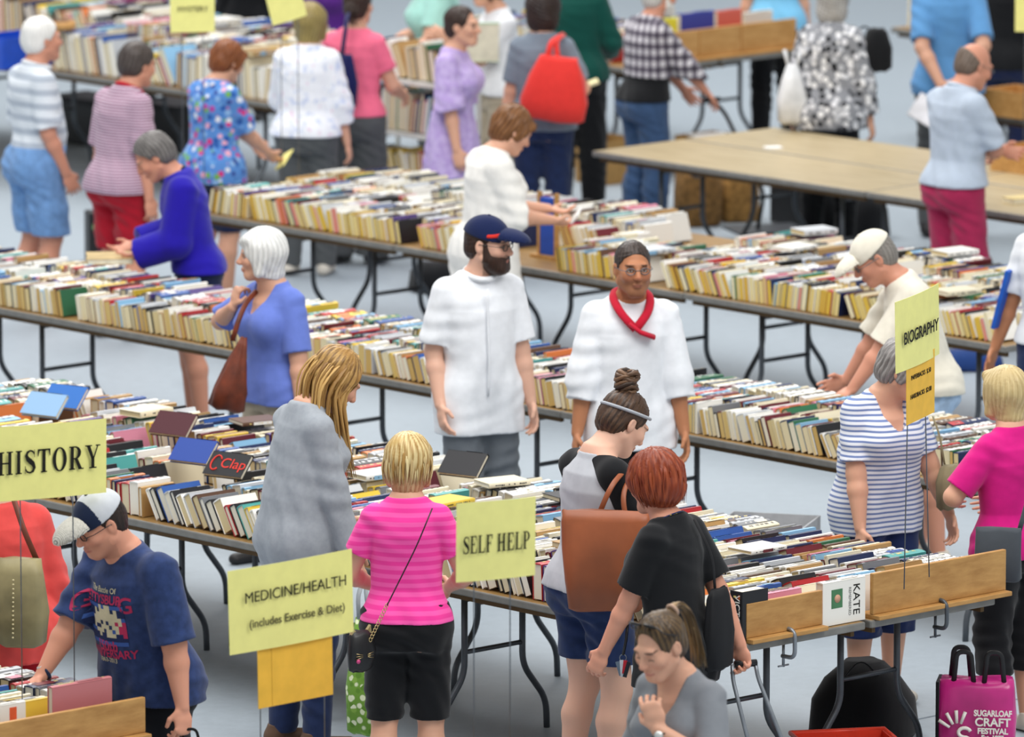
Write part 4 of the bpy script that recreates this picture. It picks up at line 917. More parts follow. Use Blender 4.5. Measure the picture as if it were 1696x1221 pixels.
p.body(); p.shirt(F_WHITE, sleeve=.85, hem=.90); p.pants(F_JEAND); p.shoes(M_SHOE); p.hair('crop', '1a1614', '2a2220'); P_CLIP = p
p = Person('person in cream cap and cream tee bending over the paperbacks', 1432, 391, 27.22, 262, 'm', g=1.1, lean=24, hp=22, vox=.006, skin='ruddy', hands=(dict(p=(-.16, .44, .86), d=(0, .8, -.45), n=(.3, -.3, -1)), dict(p=(.2, .40, .84), d=(0, .9, -.3))))
p.body(); p.shirt(F_CREAM, 'tee', sleeve=.95, hem=.87, off=.02, loose=.02); p.pants(denim('pale_denim', 'a9c2de'), 'shorts', hem=.5, leg=.016); p.shoes(M_SHOEW); p.hair('crop', '6f6a64', '8f8a84'); p.cap(F_CREAM, F_CREAM); p.glasses(M_WIRE)
p = Person('person with beard and navy cap in short-sleeved white chef jacket', 806, 358, 25.35, 158, 'm', g=1.10, belly=.02, lean=0, hy=44, hp=4, vox=.005, skin='pale', hgap=.012, hands=(dict(p=(-.235, .07, .83), pole=(-.5, -1, 0)), dict(p=(.215, .06, .86), pole=(.4, -1, 0))))
p.body(brow='2a1d18', stubble=.5)
F_CHEF = fabric('chef_white', 'eceff4', wr=.9, wscale=6)
p.shirt(F_CHEF, 'chef_jacket', sleeve=.86, hem=.715, off=.018, loose=.022, flare=.012, vox=.006); p.pants(F_GREYP, leg=.012); p.shoes(M_SHOE); p.hair('crop', '2a1d18', '40291f')
p.beard(); p.glasses(M_FRAME); P_CHEF = p
cp = p.cap(fabric('navy_cap_cloth', '16224a'), fabric('navy_cap_brim', '16224a'), tilt=4)
c_, R_ = p.hc, p.Rh @ rotm('X', -4); F = Field(*p.bounds([c_ + R_ @ V3(0, .0, .06)], .2), .0045); F.ell(c_ + R_ @ V3(0, -.016, .042), (.0925, .1155, .0985), R_, 0)
F.halfspace(c_ + R_ @ V3(.04, .08, .076), R_ @ V3(.35, 0, 1)); F.halfspace(c_ + R_ @ V3(.04, .08, .060), R_ @ V3(-.35, 0, -1)); F.halfspace(c_ + R_ @ V3(0, .02, 0), R_ @ V3(0, -1, 0)); F.halfspace(c_ + R_ @ V3(-.01, 0, 0), R_ @ V3(-1, 0, 0))
V_, Q_ = F.mesh(); npmesh('red_stripe', V_, Q_, fabric('red_cap_stripe', 'd8362c'), cp)
# stand collar, placket of the jacket
p.neckband(F_CHEF, 'stand_collar', .014, .068)
pk = MB(); P0 = [Vector(p.chest(-.0 + .012, .108 * p.g + .030 + p.belly * math.exp(-((z - 1.06) / .13) ** 2), z)) for z in (1.40, 1.34, 1.25, 1.15, 1.05, .95, .90)]
pk.tube(P0, .006, 6, flat=.5); pk.build('placket', F_CHEF, p.root)
p = Person('person in white chef jacket with red neckerchief and thin glasses', 1047, 401, 25.36, 172, 'm', g=1.10, belly=.015, lean=0, hy=4, vox=.005, skin='tan', hands=(dict(p=(-.245, .10, .77)), dict(p=(.265, .06, .77))))
p.body(brow='1f1512', stubble=.34, lips='8f5348'); p.shirt(F_CHEF, 'chef_jacket', sleeve=1.40, hem=.77, off=.018, loose=.024, flare=.012, vox=.006, cuff=.060); p.pants(F_BLACK, leg=.012); p.shoes(M_SHOE); p.hair('crop', '2b2320', '4a3d37'); p.glasses(M_WIRE); P_CHEF2 = p
F_RED = fabric('red_kerchief', 'c01c34'); nk = MB()
KP = lambda x, y, z: Vector(p.c7 + p.Rc @ V3(x, y, z))
for sg in (-1, 1): nk.tube(smooth_path([KP(0, -.075, .03), KP(sg * .06, -.045, .035), KP(sg * .088, .03, .012), KP(sg * .066, .112, -.045), KP(0, .150, -.118)], 4), .020, 10, flat=.7)
nk.tube([KP(.03, .150, -.09), KP(-.02, .158, -.13), KP(-.085, .150, -.155)], [.018, .022, .024], 10, flat=.5)
nk.build('neckerchief', F_RED, p.root)
p = Person('person with white bob in periwinkle tee carrying a brown shoulder bag', 436, 385, 24.95, 232, 'f', g=1.24, lean=3, hy=-32, hp=2, vox=.006, hands=(dict(p=(-.27, .04, .80)), dict(p=(.15, .16, 1.32), pole=(1, 0, -.6), d=(-.2, -.2, 1), n=(-.3, -1, .2))), hcurl=(30, 70))
p.body(brow='a8a29a'); p.shirt(fabric('periwinkle_knit', '6b80cf', wr=.6), 'tee', sleeve=.92, hem=.84, off=.014, neck='v', loose=.012); p.pants(F_KHAKI); p.shoes(M_SHOE); p.hair('bob', 'c9c9c6', 'f1f1ee', vol=.004); P_BOB = p
# -- around the front row
F_STR = fabric('blue_white_stripe', '9aa8c8', extra=stripes_z('7285b4', 'e6eaf2', 44, .42, wob=.012))
p = Person('person with grey hair in blue striped tee behind the biography sign', 1510, 573, 24.8, 150, 'f', g=1.36, lean=10, hp=22, hy=44, vox=.006, hands=(dict(p=(-.30, .16, .86), d=(.0, .5, -1)), dict(p=(.20, .18, .82), d=(.1, .3, -1))))
p.body(); p.shirt(F_STR, 'tee', sleeve=.8, hem=.80, off=.014, neck='v', flare=.0, loose=.008, coat=lambda z: .03 * math.exp(-((z - 1.1) / .14) ** 2)); p.pants(fabric('navy_capri_cloth', '1e2d58'), 'capri_trousers', hem=.32, leg=.012); p.shoes(M_SHOEW); p.hair('wshort', '6e6a68', 'a39f9c'); P_STRIPE = p
p = Person('person with blond bob in magenta top and black capris at right edge', 1668, 614, 24.72, 325, 'f', g=1.24, lean=3, vox=.006, hands=(dict(p=(-.14, .26, 1.10), pole=(-1, -.6, -.3), n=(1, 0, 0)), dict(p=(.16, .30, 1.05))))
p.body(); p.shirt(fabric('magenta_knit', 'd31c80', wr=.5), 'tee', sleeve=.85, hem=.86, off=.014, neck='scoop'); p.pants(F_BLACK, 'capri_trousers', hem=.30, leg=.008); p.shoes(M_SHOEW); p.hair('bob', 'b59d6c', 'd2bd8c', 'c4ad7a'); P_MAG = p
p = Person('person with long blond hair in grey cardigan and dark jeans', 577, 586, 22.25, 62, 'f', g=1.03, lean=8, hp=34, hy=-6, vox=.005, hands=(dict(p=(-.16, .30, .92)), dict(p=(.21, .14, .84), n=(-1, .2, 0))))
p.body(brow='7a5a38'); p.shirt(fabric('grey_cardigan_knit', '9aa0a8', wr=.9, wscale=5, extra=lambda t: t.ramp(t.noise(40, 2), [(.3, '989ea6'), (.7, 'a2a8af')])), 'cardigan', sleeve=1.88, hem=.70, off=.016, loose=.010, flare=.0, neck='crew', wr=.0035, seat=0, coat=lambda z: .045 * math.exp(-((z - 1.08) / .13) ** 2)); p.pants(F_JEAND); p.shoes(plain('brown_boot', '5c4434', .5))
p.hair('long', '6b4c28', 'c29a5a', 'a67c42'); H = p.H
gl = []
for a in np.linspace(-2.6, 2.6, 23):
    sx_, cy_ = math.sin(a), -math.cos(a); top = H(.02 * sx_, -.01 + .02 * cy_, .125); mid = H(.088 * sx_, .108 * cy_ - .018, .04); sd = H(.095 * sx_, .10 * cy_ - .025 if cy_ < .3 else .03, -.06)
    dn = Vector((sd.x * 1.05, sd.y + (-.02 if cy_ < 0 else .02), sd.z - .17)); gl.append([top, mid, sd, dn, dn + Vector((0, -.02 if cy_ < 0 else .03, -.16))])
p.locks(gl, 150, '7b5628', 'cfa765', .0085, seed=5, spread=.012); P_BLOND = p
# -- in front of the front row
F_PINK = fabric('hot_pink_jersey', 'f5489f', wr=.7, wscale=6, extra=stripes_z('ff5fb2', 'f53f9e', 26, .5, soft=.1))
p = Person('person with blond layered hair in hot pink striped tee and black knee shorts', 676, 725, 21.62, 4, 'f', g=1.10, gx=1.06, lean=3, hp=8, vox=.005, hands=(dict(p=(-.17, .24, 1.02), pole=(-.8, -1, -.3)), dict(p=(.17, .24, 1.02), pole=(.8, -1, -.3))))
p.body(); p.shirt(F_PINK, 'tee', sleeve=.62, hem=.92, off=.010, neck='crew', wr=.003, flare=-.01, loose=.01, vox=.0055); p.pants(F_BLACK, 'knee_shorts', hem=.47, leg=.004, off=.012, waist=1.0); p.shoes(M_SHOEW); p.hair('bob', 'a0793c', 'e8d29a', 'c9a765', vol=.002, root=('b0695a', .55))
p.locks([[H_ for H_ in (p.H(.02 * math.sin(a), -.04 + .02 * -math.cos(a), .135), p.H(.095 * math.sin(a), -.02 - .112 * math.cos(a), .055), p.H(.104 * math.sin(a), -.02 - .108 * math.cos(a), -.02), p.H(.085 * math.sin(a), -.03 - .085 * math.cos(a), -.085))] for a in np.linspace(-2.1, 2.1, 26)], 120, 'a87f42', 'ecd9a4', .0075, seed=8, spread=.008); P_PINK = p
p = Person('person with a hair bun in grey and black raglan tee and denim shorts', 1052, 655, 22.42, 58, 'f', g=1.16, gx=1.08, lean=5, hp=34, vox=.005, skin='pale', hands=(dict(p=(-.12, .36, 1.0)), dict(p=(.14, .36, 1.02))))
p.body(); F_RAG = fabric('raglan_grey', 'b9bcc2', wr=.7); p.shirt(F_BLACK, 'raglan_sleeve', sleeve=1.0, hem=1.2, off=.017, neck='wide', flare=0, loose=.014, trunk=False); p.shirt(F_RAG, 'tee', sleeve=.02, hem=.90, off=.016, neck='wide', flare=.005, yoke=False)
p.pants(denim('denim_shorts_cloth', '26365c'), 'denim_shorts', hem=.60, leg=.008, waist=1.0); p.shoes(M_SHOEW); p.hair('up', '2e211b', '5d4432', '4a3528')
rr_ = random.Random(4); bn = MB(); cb = p.H(0, -.085, .145)
for j in range(46):
    a0 = rr_.uniform(0, 6.28); tl = rr_.uniform(-1, 1); rad = rr_.uniform(.024, .046); cc = rr_.choice([lin('3a2a20'), lin('5d4432'), lin('74563e')])
    pts = [cb + Vector((rad * math.cos(a0 + q), rad * math.sin(a0 + q) , tl * .03 + .012 * math.sin(2 * q + j))) for q in np.linspace(0, 3.6, 9)]; bn.tube(pts, [.004, .008, .010, .011, .011, .011, .009, .007, .003], 6, 0, cc)
bn.build('hair_bun', M_HAIRV, p.root, colattr=True)
hbp = [p.H(.088 * math.sin(a), -.02 - .106 * math.cos(a), .03 + .028 * -math.cos(a) * -1 if False else .045 - .025 * math.cos(a)) for a in np.linspace(-2.5, 2.5, 24)]
MB().tube(hbp, .007, 8, flat=1.0).build('headband', fabric('grey_headband', 'a9adb4'), p.root); P_BUN = p
p = Person('person with red hair in black tee pulling a folding cart', 1082, 757, 22.1, 304, 'f', g=1.10, lean=8, hp=6, hy=-14, vox=.005, skin='rosy', hands=(dict(p=(-.20, .26, .84), n=(1, 0, 0)), dict(p=(.26, -.22, .76), d=(.0, -.25, -1), n=(-1, 0, 0))), hcurl=(40, 62))
p.body(); p.shirt(F_BLACK, 'tee', sleeve=.80, hem=.74, off=.020, loose=.022, neck='scoop', flare=.02, wr=.005); p.pants(F_BLACK); p.shoes(M_SHOE); p.hair('wshort', '6e2812', '9a4826', '7f3216', vol=.018)
p.locks([[p.H(.03 * math.sin(a), -.04 - .03 * math.cos(a), .150), p.H(.106 * math.sin(a), -.035 - .116 * math.cos(a), .065), p.H(.108 * math.sin(a), -.035 - .106 * math.cos(a), -.01), p.H(.080 * math.sin(a), -.04 - .075 * math.cos(a), -.085)] for a in np.linspace(-2.0, 2.0, 26)], 170, '7a2c14', '9c4a28', .0065, seed=12, spread=.009, flat=.35); P_REDH = p
# -- nearest people
p = Person('person with ponytail and sunglasses on head in grey V-neck tee, hand at chin', 1084, 1022, 19.95, 220, 'f', g=1.06, lean=8, hp=20, hy=-4, vox=.0042, skin='fair', hands=(dict(p=(-.07, .25, 1.27), pole=(-1, -.3, -1), d=(.35, .05, .9), n=(.5, -.9, 0)), dict(p=(.22, .20, .95))), hcurl=(42, 30))
p.body(brow='33241c', lips='b0605c'); p.shirt(fabric('grey_vneck_jersey', '7f8389', wr=.7), 'tee', sleeve=.85, hem=.86, off=.013, neck='v', loose=.014); p.pants(F_JEAND); p.shoes(M_SHOE); p.hair('up', '2a201b', '6e5637', '4a382a')
hp_ = [[p.H(0, -.10, .085), p.H(0, -.15, .10), p.H(.005, -.19, .04), p.H(.0, -.19, -.08), p.H(.0, -.17, -.19)]]
p.locks(hp_, 60, '3a2c22', '9a7c4e', .009, 'ponytail', seed=4, spread=.014); M_HT = fabric('hair_tie', 'b89a86')
MB().tube([p.H(.022 * math.cos(a), -.115, .088 + .022 * math.sin(a)) for a in np.linspace(0, 2 * PI, 14)[:-1]], .008, 8, closed=True).build('hair_tie', M_HT, p.root)
sgl = MB()
for sg in (-1, 1):
    sgl.tube([p.H(sg * .036 + .026 * math.cos(q), .050 + .012 * math.sin(q), .124 + .014 * math.sin(q)) for q in np.linspace(0, 2 * PI, 15)[:-1]], .004, 6, closed=True); sgl.add([p.H(sg * .036 + .025 * math.cos(q), .050 + .012 * math.sin(q), .125 + .014 * math.sin(q)) for q in np.linspace(0, 2 * PI, 15)[:-1]], [tuple(range(14))])
    sgl.tube([p.H(sg * .062, .048, .124), p.H(sg * .086, .03, .085), p.H(sg * .088, -.02, .05)], .003, 6)
sgl.build('sunglasses', M_FRAME, p.root); p.watch(0, M_BLK); P_PONY = p
p = Person('person in white-backed cap and navy printed tee looking through the corner books', 150, 818, 20.0, 234, 'm', g=1.5, belly=.03, shw=.195, lean=19, hp=18, hy=-4, vox=.005, skin='rosy', hgap=.012, hands=(dict(p=(-.34, .06, .76)), dict(p=(.20, .40, .90), d=(.1, .8, -.5), n=(-.2, -.2, -1))), hcurl=(66, 24))
p.body(brow='2a1d18', stubble=.18)
F_GETT = fabric('navy_printed_tee', '27375f', wr=.8, wscale=6, extra=lambda t: t.ramp(t.noise(30, 3), [(.3, '24345a'), (.7, '2f4170')])); p.shirt(F_GETT, 'tee', sleeve=.98, hem=.82, off=.017, loose=.020, flare=.015, wr=.005, vox=.006)
p.pants(fabric('black_shorts_cloth', '14161c'), 'shorts', hem=.5, leg=.016); p.shoes(M_SHOE); p.hair('crop', '201713', '33251e'); p.glasses(M_FRAME); p.watch(1, plain('navy_leather', '1c2a4a', .5)); P_GETT = p
t = NT('newsprint_brim', .8); v = t.coord('Object', (60, 60, 60)); bk = t.n('ShaderNodeTexBrick'); t.l(v, bk.inputs['Vector']); bk.inputs['Scale'].default_value = 1.0; bk.inputs['Color1'].default_value = (*lin('dcd9d0'), 1); bk.inputs['Color2'].default_value = (*lin('c9c6bd'), 1); bk.inputs['Mortar'].default_value = (*lin('5a5955'), 1); t.base(bk.outputs['Color'])
CP = p.cap(fabric('navy_cap_front', '1c2844'), t.m, tilt=6, two=fabric('pale_cap_mesh', 'c9cdd4'))
CR = p.Rh @ rotm('X', -6); MB().box((-.026, -.003, -.017), (.026, .003, .017)).build('cap_patch', plain('cream_patch', 'e2dfd2', .8), CP, Vector(p.hc + CR @ V3(0, .090, .078)), (Matrix(CR.tolist()) @ Matrix.Rotation(math.radians(35), 3, 'X')).to_euler())
p = Person('person in a coral jacket with a khaki shoulder bag at the left edge', -6, 742, 20.35, 325, 'f', g=1.2, lean=8, hands=(None, dict(p=(.26, .04, .80))))
p.body(); p.shirt(fabric('coral_cloth', 'e0504c', wr=.8, wscale=5), 'jacket', sleeve=1.9, hem=.78, off=.026, loose=.03, flare=.04); p.pants(fabric('red_skirt_cloth', 'b01424'), hem=.2, leg=.03); p.shoes(M_SHOE); p.hair('bob', '6b5240', '8a6c54'); P_CORAL = p
# ------------------------------------------------------------------ things people carry, boxes, boards, signs
def at_y(px, py, Y):
    d = ray(px, py); t = Y / d.y; return Vector((0, 0, CH)) + d * t
def pouch(rings, n=36, ex=3.2, seed=0, wob=.004):
    """soft bag shape from rings (height, half width, half depth)"""
    b = MB(); rr = random.Random(seed); vs = []; m = len(rings)
    for i, (z, hw, hd) in enumerate(rings):
        ph = rr.uniform(0, 6)
        for k in range(n):
            a = 2 * PI * k / n; c, s = math.cos(a), math.sin(a); r = (abs(c) ** ex + abs(s) ** ex) ** (-1 / ex); w_ = 1 + wob / max(hw, .01) * (math.sin(3 * a + ph) + .6 * math.sin(7 * a + 2 * ph))
            vs.append((c * r * hw * w_, s * r * hd * w_, z + .004 * math.sin(4 * a + ph)))
    fs = [(i * n + k, i * n + (k + 1) % n, (i + 1) * n + (k + 1) % n, (i + 1) * n + k) for i in range(m - 1) for k in range(n)] + [tuple(range(n))[::-1], tuple((m - 1) * n + k for k in range(n))]
    return b.add(vs, fs, 0, None, True)
def bag(name, label, cat, loc, rz, rings, m, straps=(), sm=None, sw=.011, seed=0, tilt=(0, 0), flat=.3, ex=3.2):
    """straps: lists of WORLD points"""
    r = empty(name, loc, rz); r.rotation_euler = (tilt[0], tilt[1], rz); tag(r, label, cat)
    bpy.context.view_layer.update(); inv = r.matrix_world.inverted()
    pouch(rings, seed=seed, ex=ex).build('bag_body', m, r)
    for st in straps: MB().tube(smooth_path([inv @ Vector(q) for q in st], 6), sw, 8, flat=flat).build('strap', sm or m, r)
    return r
def box_open(name, label, cat, loc, rz, size, m, inner=None, th=.008):
    x, y, z = size; r = empty(name, loc, rz); tag(r, label, cat)
    for lo, hi in (((-x / 2, -y / 2, 0), (x / 2, -y / 2 + th, z)), ((-x / 2, y / 2 - th, 0), (x / 2, y / 2, z)), ((-x / 2, -y / 2 + th, 0), (-x / 2 + th, y / 2 - th, z)), ((x / 2 - th, -y / 2 + th, 0), (x / 2, y / 2 - th, z))): MB().box(lo, hi).build('side_panel', m, r)
    MB().box((-x / 2 + th, -y / 2 + th, 0), (x / 2 - th, y / 2 - th, th)).build('bottom_panel', inner or m, r); return r
M_PINE = wood('pine_board', 'b07f45', 'c99a5c', .55, (14, 3, 14)); M_PINEL = wood('light_pine_board', 'c08a48', 'd3a263', .5, (14, 3, 14)); M_CARD = plain('cardboard', 'a8834f', .85); M_CARDG = plain('printed_cardboard', 'b9bbbf', .8)
# -- end boards of the front row, with clamps
def end_board(label, a, b0, b1, h, m=M_PINE, th=.022, fl=.09, z=TABLE_H):
    r = empty('end_board', W(a, b0, z), ROWZ); tag(r, label, 'board'); L = b1 - b0
    MB().box((-th, 0, .02), (0, L, h)).build('upright_board', m, r, bevel=.003); MB().box((-fl, 0, .0), (fl * .42, L, .0195)).build('base_board', m, r, bevel=.003); return r
def clamp(label, a, b, z=TABLE_H, m=None):
    r = empty('c_clamp', W(a, b, z), ROWZ); tag(r, label, 'clamp'); m = m or M_LEGL
    MB().tube(smooth_path([(-.03, 0, .030), (.055, 0, .030), (.055, 0, -.09), (-.02, 0, -.09)]), .009, 8, flat=1).build('clamp_frame', m, r); MB().tube([(-.012, 0, -.135), (-.012, 0, -.036)], .006).build('screw', m, r); MB().tube([(-.012, -.03, -.13), (-.012, .03, -.13)], .004).build('handle_bar', m, r); return r
end_board('short pine end board on the front row, beside the black Victoria book', A_END - .015, A_B + .06, A_B + .50, .165)
end_board('long pine end board on the far corner of the front row, below the biography sign', A_END - .015, A_B + .80, A_B + 1.60, .195)
clamp('silver clamp holding the short pine end board', A_END - .03, A_B + .30); clamp('dark clamp holding the long pine end board', A_END - .03, A_B + 1.2, m=M_LEG)
for k, (b0, b1) in enumerate(((35.3, 35.62), (35.63, 36.0), (36.01, 36.5))): end_board('tan end board on the far table behind the plaid shirt, %s of three' % ('nearest', 'middle', 'farthest')[k], -36.83, b0, b1, .2, M_PINEL)
end_board('pine end board with books behind it in the lower left corner', Z_END - .015, 18.25, 19.72, .16)
# -- readable books
def book_at(label, M, t, h, L, col, pg='e7dfcb', kind='hb'):
    r = empty('book'); r.matrix_world = M; tag(r, label, 'book')
    d = dict(t=t, h=h, L=L, kind=kind, cc=lin(col), pg=lin(pg), band=True, c2=lin(shade(col, .9)), seed=.37); cv, pg_ = MB(), MB(); book_geo(d, cv, pg_)
    return r, cv.build('cover', M_COVER, r, colattr=True), pg_.build('pages', M_PAGES, r, colattr=True)
RW = Matrix.Rotation(ROWZ, 4, 'Z')
def WM(a, b, z): return Matrix.Translation(W(a, b, z)) @ RW
EXCL += [(A_END - .12, A_END, A_B, A_B + .22), (A_END - .11, A_END, A_B + .4, A_B + .79), (Z_END - .2, Z_END, 18.85, 19.7)]
r, _, _ = book_at('thick black book with white VICTORIA title at the near corner of the front row', WM(A_END - .090, A_B + .185, TABLE_H + .003) @ Matrix.Rotation(PI / 2, 4, 'X'), .072, .150, .215, '17161a')
text('VICTORIA', .040, WHITE, r, (.046, .105, .1535), (0, 0, -PI / 2), 'title', sx=1.05); text('QUEEN', .024, WHITE, r, (.020, .065, .1535), (0, 0, -PI / 2), 'title'); MB().box((.052, .04, .151), (.060, .2, .1528)).build('orange_band', plain('orange_foil', 'c8602c'), r)
r, _, _ = book_at('white KATE book with a small portrait standing between the two pine end boards', WM(A_END - .075, A_B + .52, TABLE_H + .003), .042, .185, .25, 'efece4')
text('KATE', .055, INK, r, (.0428, .196, .095), (PI / 2, PI / 2, PI / 2), 'title'); text('REMEMBERED', .020, plain('grey_ink', '8a8a88'), r, (.0428, .158, .09), (PI / 2, PI / 2, PI / 2), 'title'); MB().box((.042, .05, .07), (.0428, .115, .15)).build('portrait_photo', plain('portrait_green', '4a7a55'), r)
MB().tube([(.0428, .085, .11), (.0436, .085, .11)], .018, 12).build('portrait_face', plain('portrait_skin', 'c99a80'), r)
def facing(label, a, b, col, t=.03, w_=.16, L=.24, back=12, z=TABLE_H, yaw=0):          # cover towards the near side, leaning back
    M = WM(a, b, z + .150) @ Matrix.Rotation(math.radians(yaw), 4, 'Z') @ Matrix.Rotation(math.radians(-back), 4, 'X') @ Matrix.Rotation(-PI / 2, 4, 'Z')
    EXCL.append((a - .02, a + .24, b - .02, b + .13)); return book_at(label, M, t, w_, L, col)[0]
def ab_at(px, py, z): q = at(px, py, z); return q.dot(UA), q.dot(VA)
# books lying on top of the front row, covers showing
for lab, px, py, col, txt in (('black book with red Clapton lettering facing out among the front row books', 362, 768, '17161a', 'Clap'), ('big dark maroon book lying tilted on the front row, right of the history sign', 272, 700, '4a1420', None),
                          ('pale blue book facing out above the history sign', 58, 668, '8fb4d8', None), ('blue cover standing up above the history sign', 92, 655, '2f6fc0', None), ('black book with red edge facing out right of the striped pink tee', 752, 766, '15141a', None), ('royal blue book facing out on the front row left of the grey cardigan', 305, 745, '23459a', None)):
    a, b = ab_at(px, py, TABLE_H + .22); b = min(max(b, A_B + .25), A_B + 1.45); r = facing(lab, a - .10, max(b, A_B + .34), col, t=.022, w_=.13, L=.21, back=46, yaw=14)
    if txt:
        text(txt, .075, M_BRED, r, (.0232, .14, .065), (PI / 2, 0, PI / 2), 'title'); MB().tube([(.0232, .045 + .025 * math.cos(q), .065 + .04 * math.sin(q)) for q in np.linspace(.5, 5.5, 14)], .004, 6).build('red_scribble', M_BRED, r)
for lab, b, L, h, t, col, o_ in (('big salmon pink book standing behind the lower left end board', 19.33, .30, .235, .03, 'c0757a', 0), ('white book with orange sticker behind the lower left end board', 18.93, .27, .20, .025, 'eceae4', 0)):
    r, _, _ = book_at(lab, WM(Z_END - .14 - o_, b, TABLE_H + .003), t, h, L, col)
    if 'sticker' in lab: MB().box((t, .19, .135), (t + .001, .225, .185)).build('orange_sticker', plain('orange_sticker', 'e8643c'), r); MB().box((t, .05, .10), (t + .001, .09, .15)).build('photo_print', plain('photo_brown', '8a5a48'), r); MB().box((t, .10, .10), (t + .001, .14, .15)).build('photo_print', plain('photo_brown', '8a5a48'), r)
# -- signs on wire stands
M_YEL = plain('yellow_card', 'eeea93', .6, var=.02); M_ORA = plain('orange_envelope', 'efbb45', .6, var=.03)
def sign(label, px, py, Y, yaw, roll, w_, h, foot_z, wires, tilt=0.0):
    """(px,py) = middle of the sheet's lower edge at distance Y; wires = offsets along the sheet"""
    c = at_y(px, py, Y); r = empty('hanging_sign', c); tag(r, label, 'sign'); r.rotation_euler = (0, 0, math.radians(yaw))
    sh = MB(); n = 10
    for k in range(n):
        x0, x1 = -w_ / 2 + w_ * k / n, -w_ / 2 + w_ * (k + 1) / n; f = lambda x: .012 * math.cos(x / w_ * PI)
        for zz, ft in ((0, 0),): sh.add([(x0, -f(x0), 0), (x1, -f(x1), 0), (x1, -f(x1) + .004, h), (x0, -f(x0) + .004, h), (x0, -f(x0) + .0015, 0), (x1, -f(x1) + .0015, 0), (x1, -f(x1) + .0055, h), (x0, -f(x0) + .0055, h)], [(0, 1, 2, 3), (5, 4, 7, 6), (3, 2, 6, 7), (1, 0, 4, 5)] + ([(0, 3, 7, 4)] if k == 0 else []) + ([(2, 1, 5, 6)] if k == n - 1 else []), smooth=False)
    s = sh.build('sheet', M_YEL, r, rot=(0, math.radians(-roll), 0))
    for wx, wx2 in wires:
        MB().tube([(wx, .006, h * .9), (wx, .006, 0), (wx2, .006, foot_z - c.z)], .0026, 6).build('wire', M_WIRE, r)
    return r, s
def on_sheet(fn, s, *a, **k): return fn(*a, parent=s, **k)
YZ = W(-23.7, 19.55).y
r, s = sign('yellow HISTORY sign on wires at the left edge', 82, 824, YZ, 31, -1, .50, .292, TABLE_H, ((-.125, -.125), (.105, .105))); serif('HISTORY', .092, INK, s, (-.008, -.0155, .150), sx=.80)
YM = 29.35
r, s = sign('yellow MEDICINE/HEALTH sign with orange envelope below it, on wires', 484, 1066, YM, 41, 1, .598, .317, TABLE_H, ((-.15, -.15), (.16, .16))); text('MEDICINE/HEALTH', .058, INK, s, (.01, -.0155, .205)); text('(includes Exercise & Diet)', .044, plain('olive_ink', '5a5638'), s, (.015, -.0155, .105), bold=.0005)
MB().box((-.165, .002, -.225), (.195, .005, .03)).build('orange_envelope', M_ORA, s); MB().box((-.10, .0012, -.225), (-.098, .002, .0)).build('envelope_fold_shade', plain('envelope_shadow', 'c99a35'), s)  # thin darker strip: shade along the envelope's fold, put into the colour
YS = 28.95
r, s = sign('yellow SELF HELP sign on wires in front of the pink striped tee', 821, 959, YS, 31, -1, .338, .294, TABLE_H, ((-.09, -.09), (.065, .065))); serif('SELF HELP', .066, INK, s, (-.006, -.0155, .138), sx=.60)
pb = at(1500, 962, TABLE_H + .195)
r, s = sign('yellow BIOGRAPHY sign with small price card, on wires above the pine end board', 1520, 603, pb.y + .05, 66, 1, .50, .300, TABLE_H + .17, ((-.09, -.12), (.09, .17))); text('BIOGRAPHY', .072, INK, s, (0, -.0155, .135), bold=.001)
MB().box((-.14, -.006, -.235), (.18, -.003, .035)).build('price_card', M_ORA, s); text('PAPERBACKS  $.50', .028, INK, s, (.02, -.0075, -.045)); text('HARDBACKS  $2.00', .028, INK, s, (.02, -.0075, -.125))
r, s = sign('yellow sign on wires at the top left above the floral top', 319, 53, 44.6, 10, 0, .25, .25, TABLE_H, ((-.06, -.06), (.06, .06))); text('MYSTERY', .042, plain('olive_ink', '5a5638'), s, (0, -.0155, .13))
r, s = sign('yellow tilted sign at the top beside the olive blond bob', 480, 34, 45.0, 20, 14, .21, .26, TABLE_H, ((-.05, -.05), (.05, .05)))
r, s = sign('yellow sign cut off at the upper right corner', 1712, 52, 46.5, 5, 0, .22, .28, TABLE_H, ((-.05, -.05), (.05, .05)))
# -- bags
def near(p, px, py, dy=-.2): return at_y(px, py, p.root.location.y + dy)
F_TOTE = plain('cognac_leather', '94502e', .42, .45, var=.1, scale=6)
q = near(P_BUN, 1003, 1012, -.35)
bag('tote_bag', 'large brown leather tote hanging from the shoulder of the denim shorts wearer', 'bag', q, math.radians(-6), [(0, .135, .03), (.012, .15, .05), (.12, .168, .075), (.26, .178, .06), (.37, .182, .035), (.415, .182, .022)], F_TOTE, [[near(P_BUN, 985, 868, -.27), near(P_BUN, 1012, 805, -.26), near(P_BUN, 1040, 772, -.12), near(P_BUN, 1062, 800, -.02)], [near(P_BUN, 1040, 878, -.27), near(P_BUN, 1030, 820, -.24), near(P_BUN, 1050, 776, -.1)]], sw=.011, seed=3, tilt=(math.radians(-4), 0))
q = near(P_RED, 915, 200, -.26); M_RTOTE = fabric('red_canvas', 'e03a34', wr=.6, wscale=4)
bag('tote_bag', 'bright red canvas tote on the shoulder of the dark-haired grey tee wearer', 'bag', q, math.radians(-8), [(0, .15, .04), (.02, .19, .08), (.12, .20, .10), (.26, .165, .075), (.36, .12, .04), (.385, .11, .025)], M_RTOTE, [[near(P_RED, 905, 105, -.27), near(P_RED, 912, 70, -.25), near(P_RED, 930, 58, -.08)], [near(P_RED, 925, 105, -.27), near(P_RED, 920, 66, -.2), near(P_RED, 934, 56, -.05)]], sw=.018, seed=5, tilt=(0, math.radians(6)))
q = near(P_SALM, 567, 178, -.16)
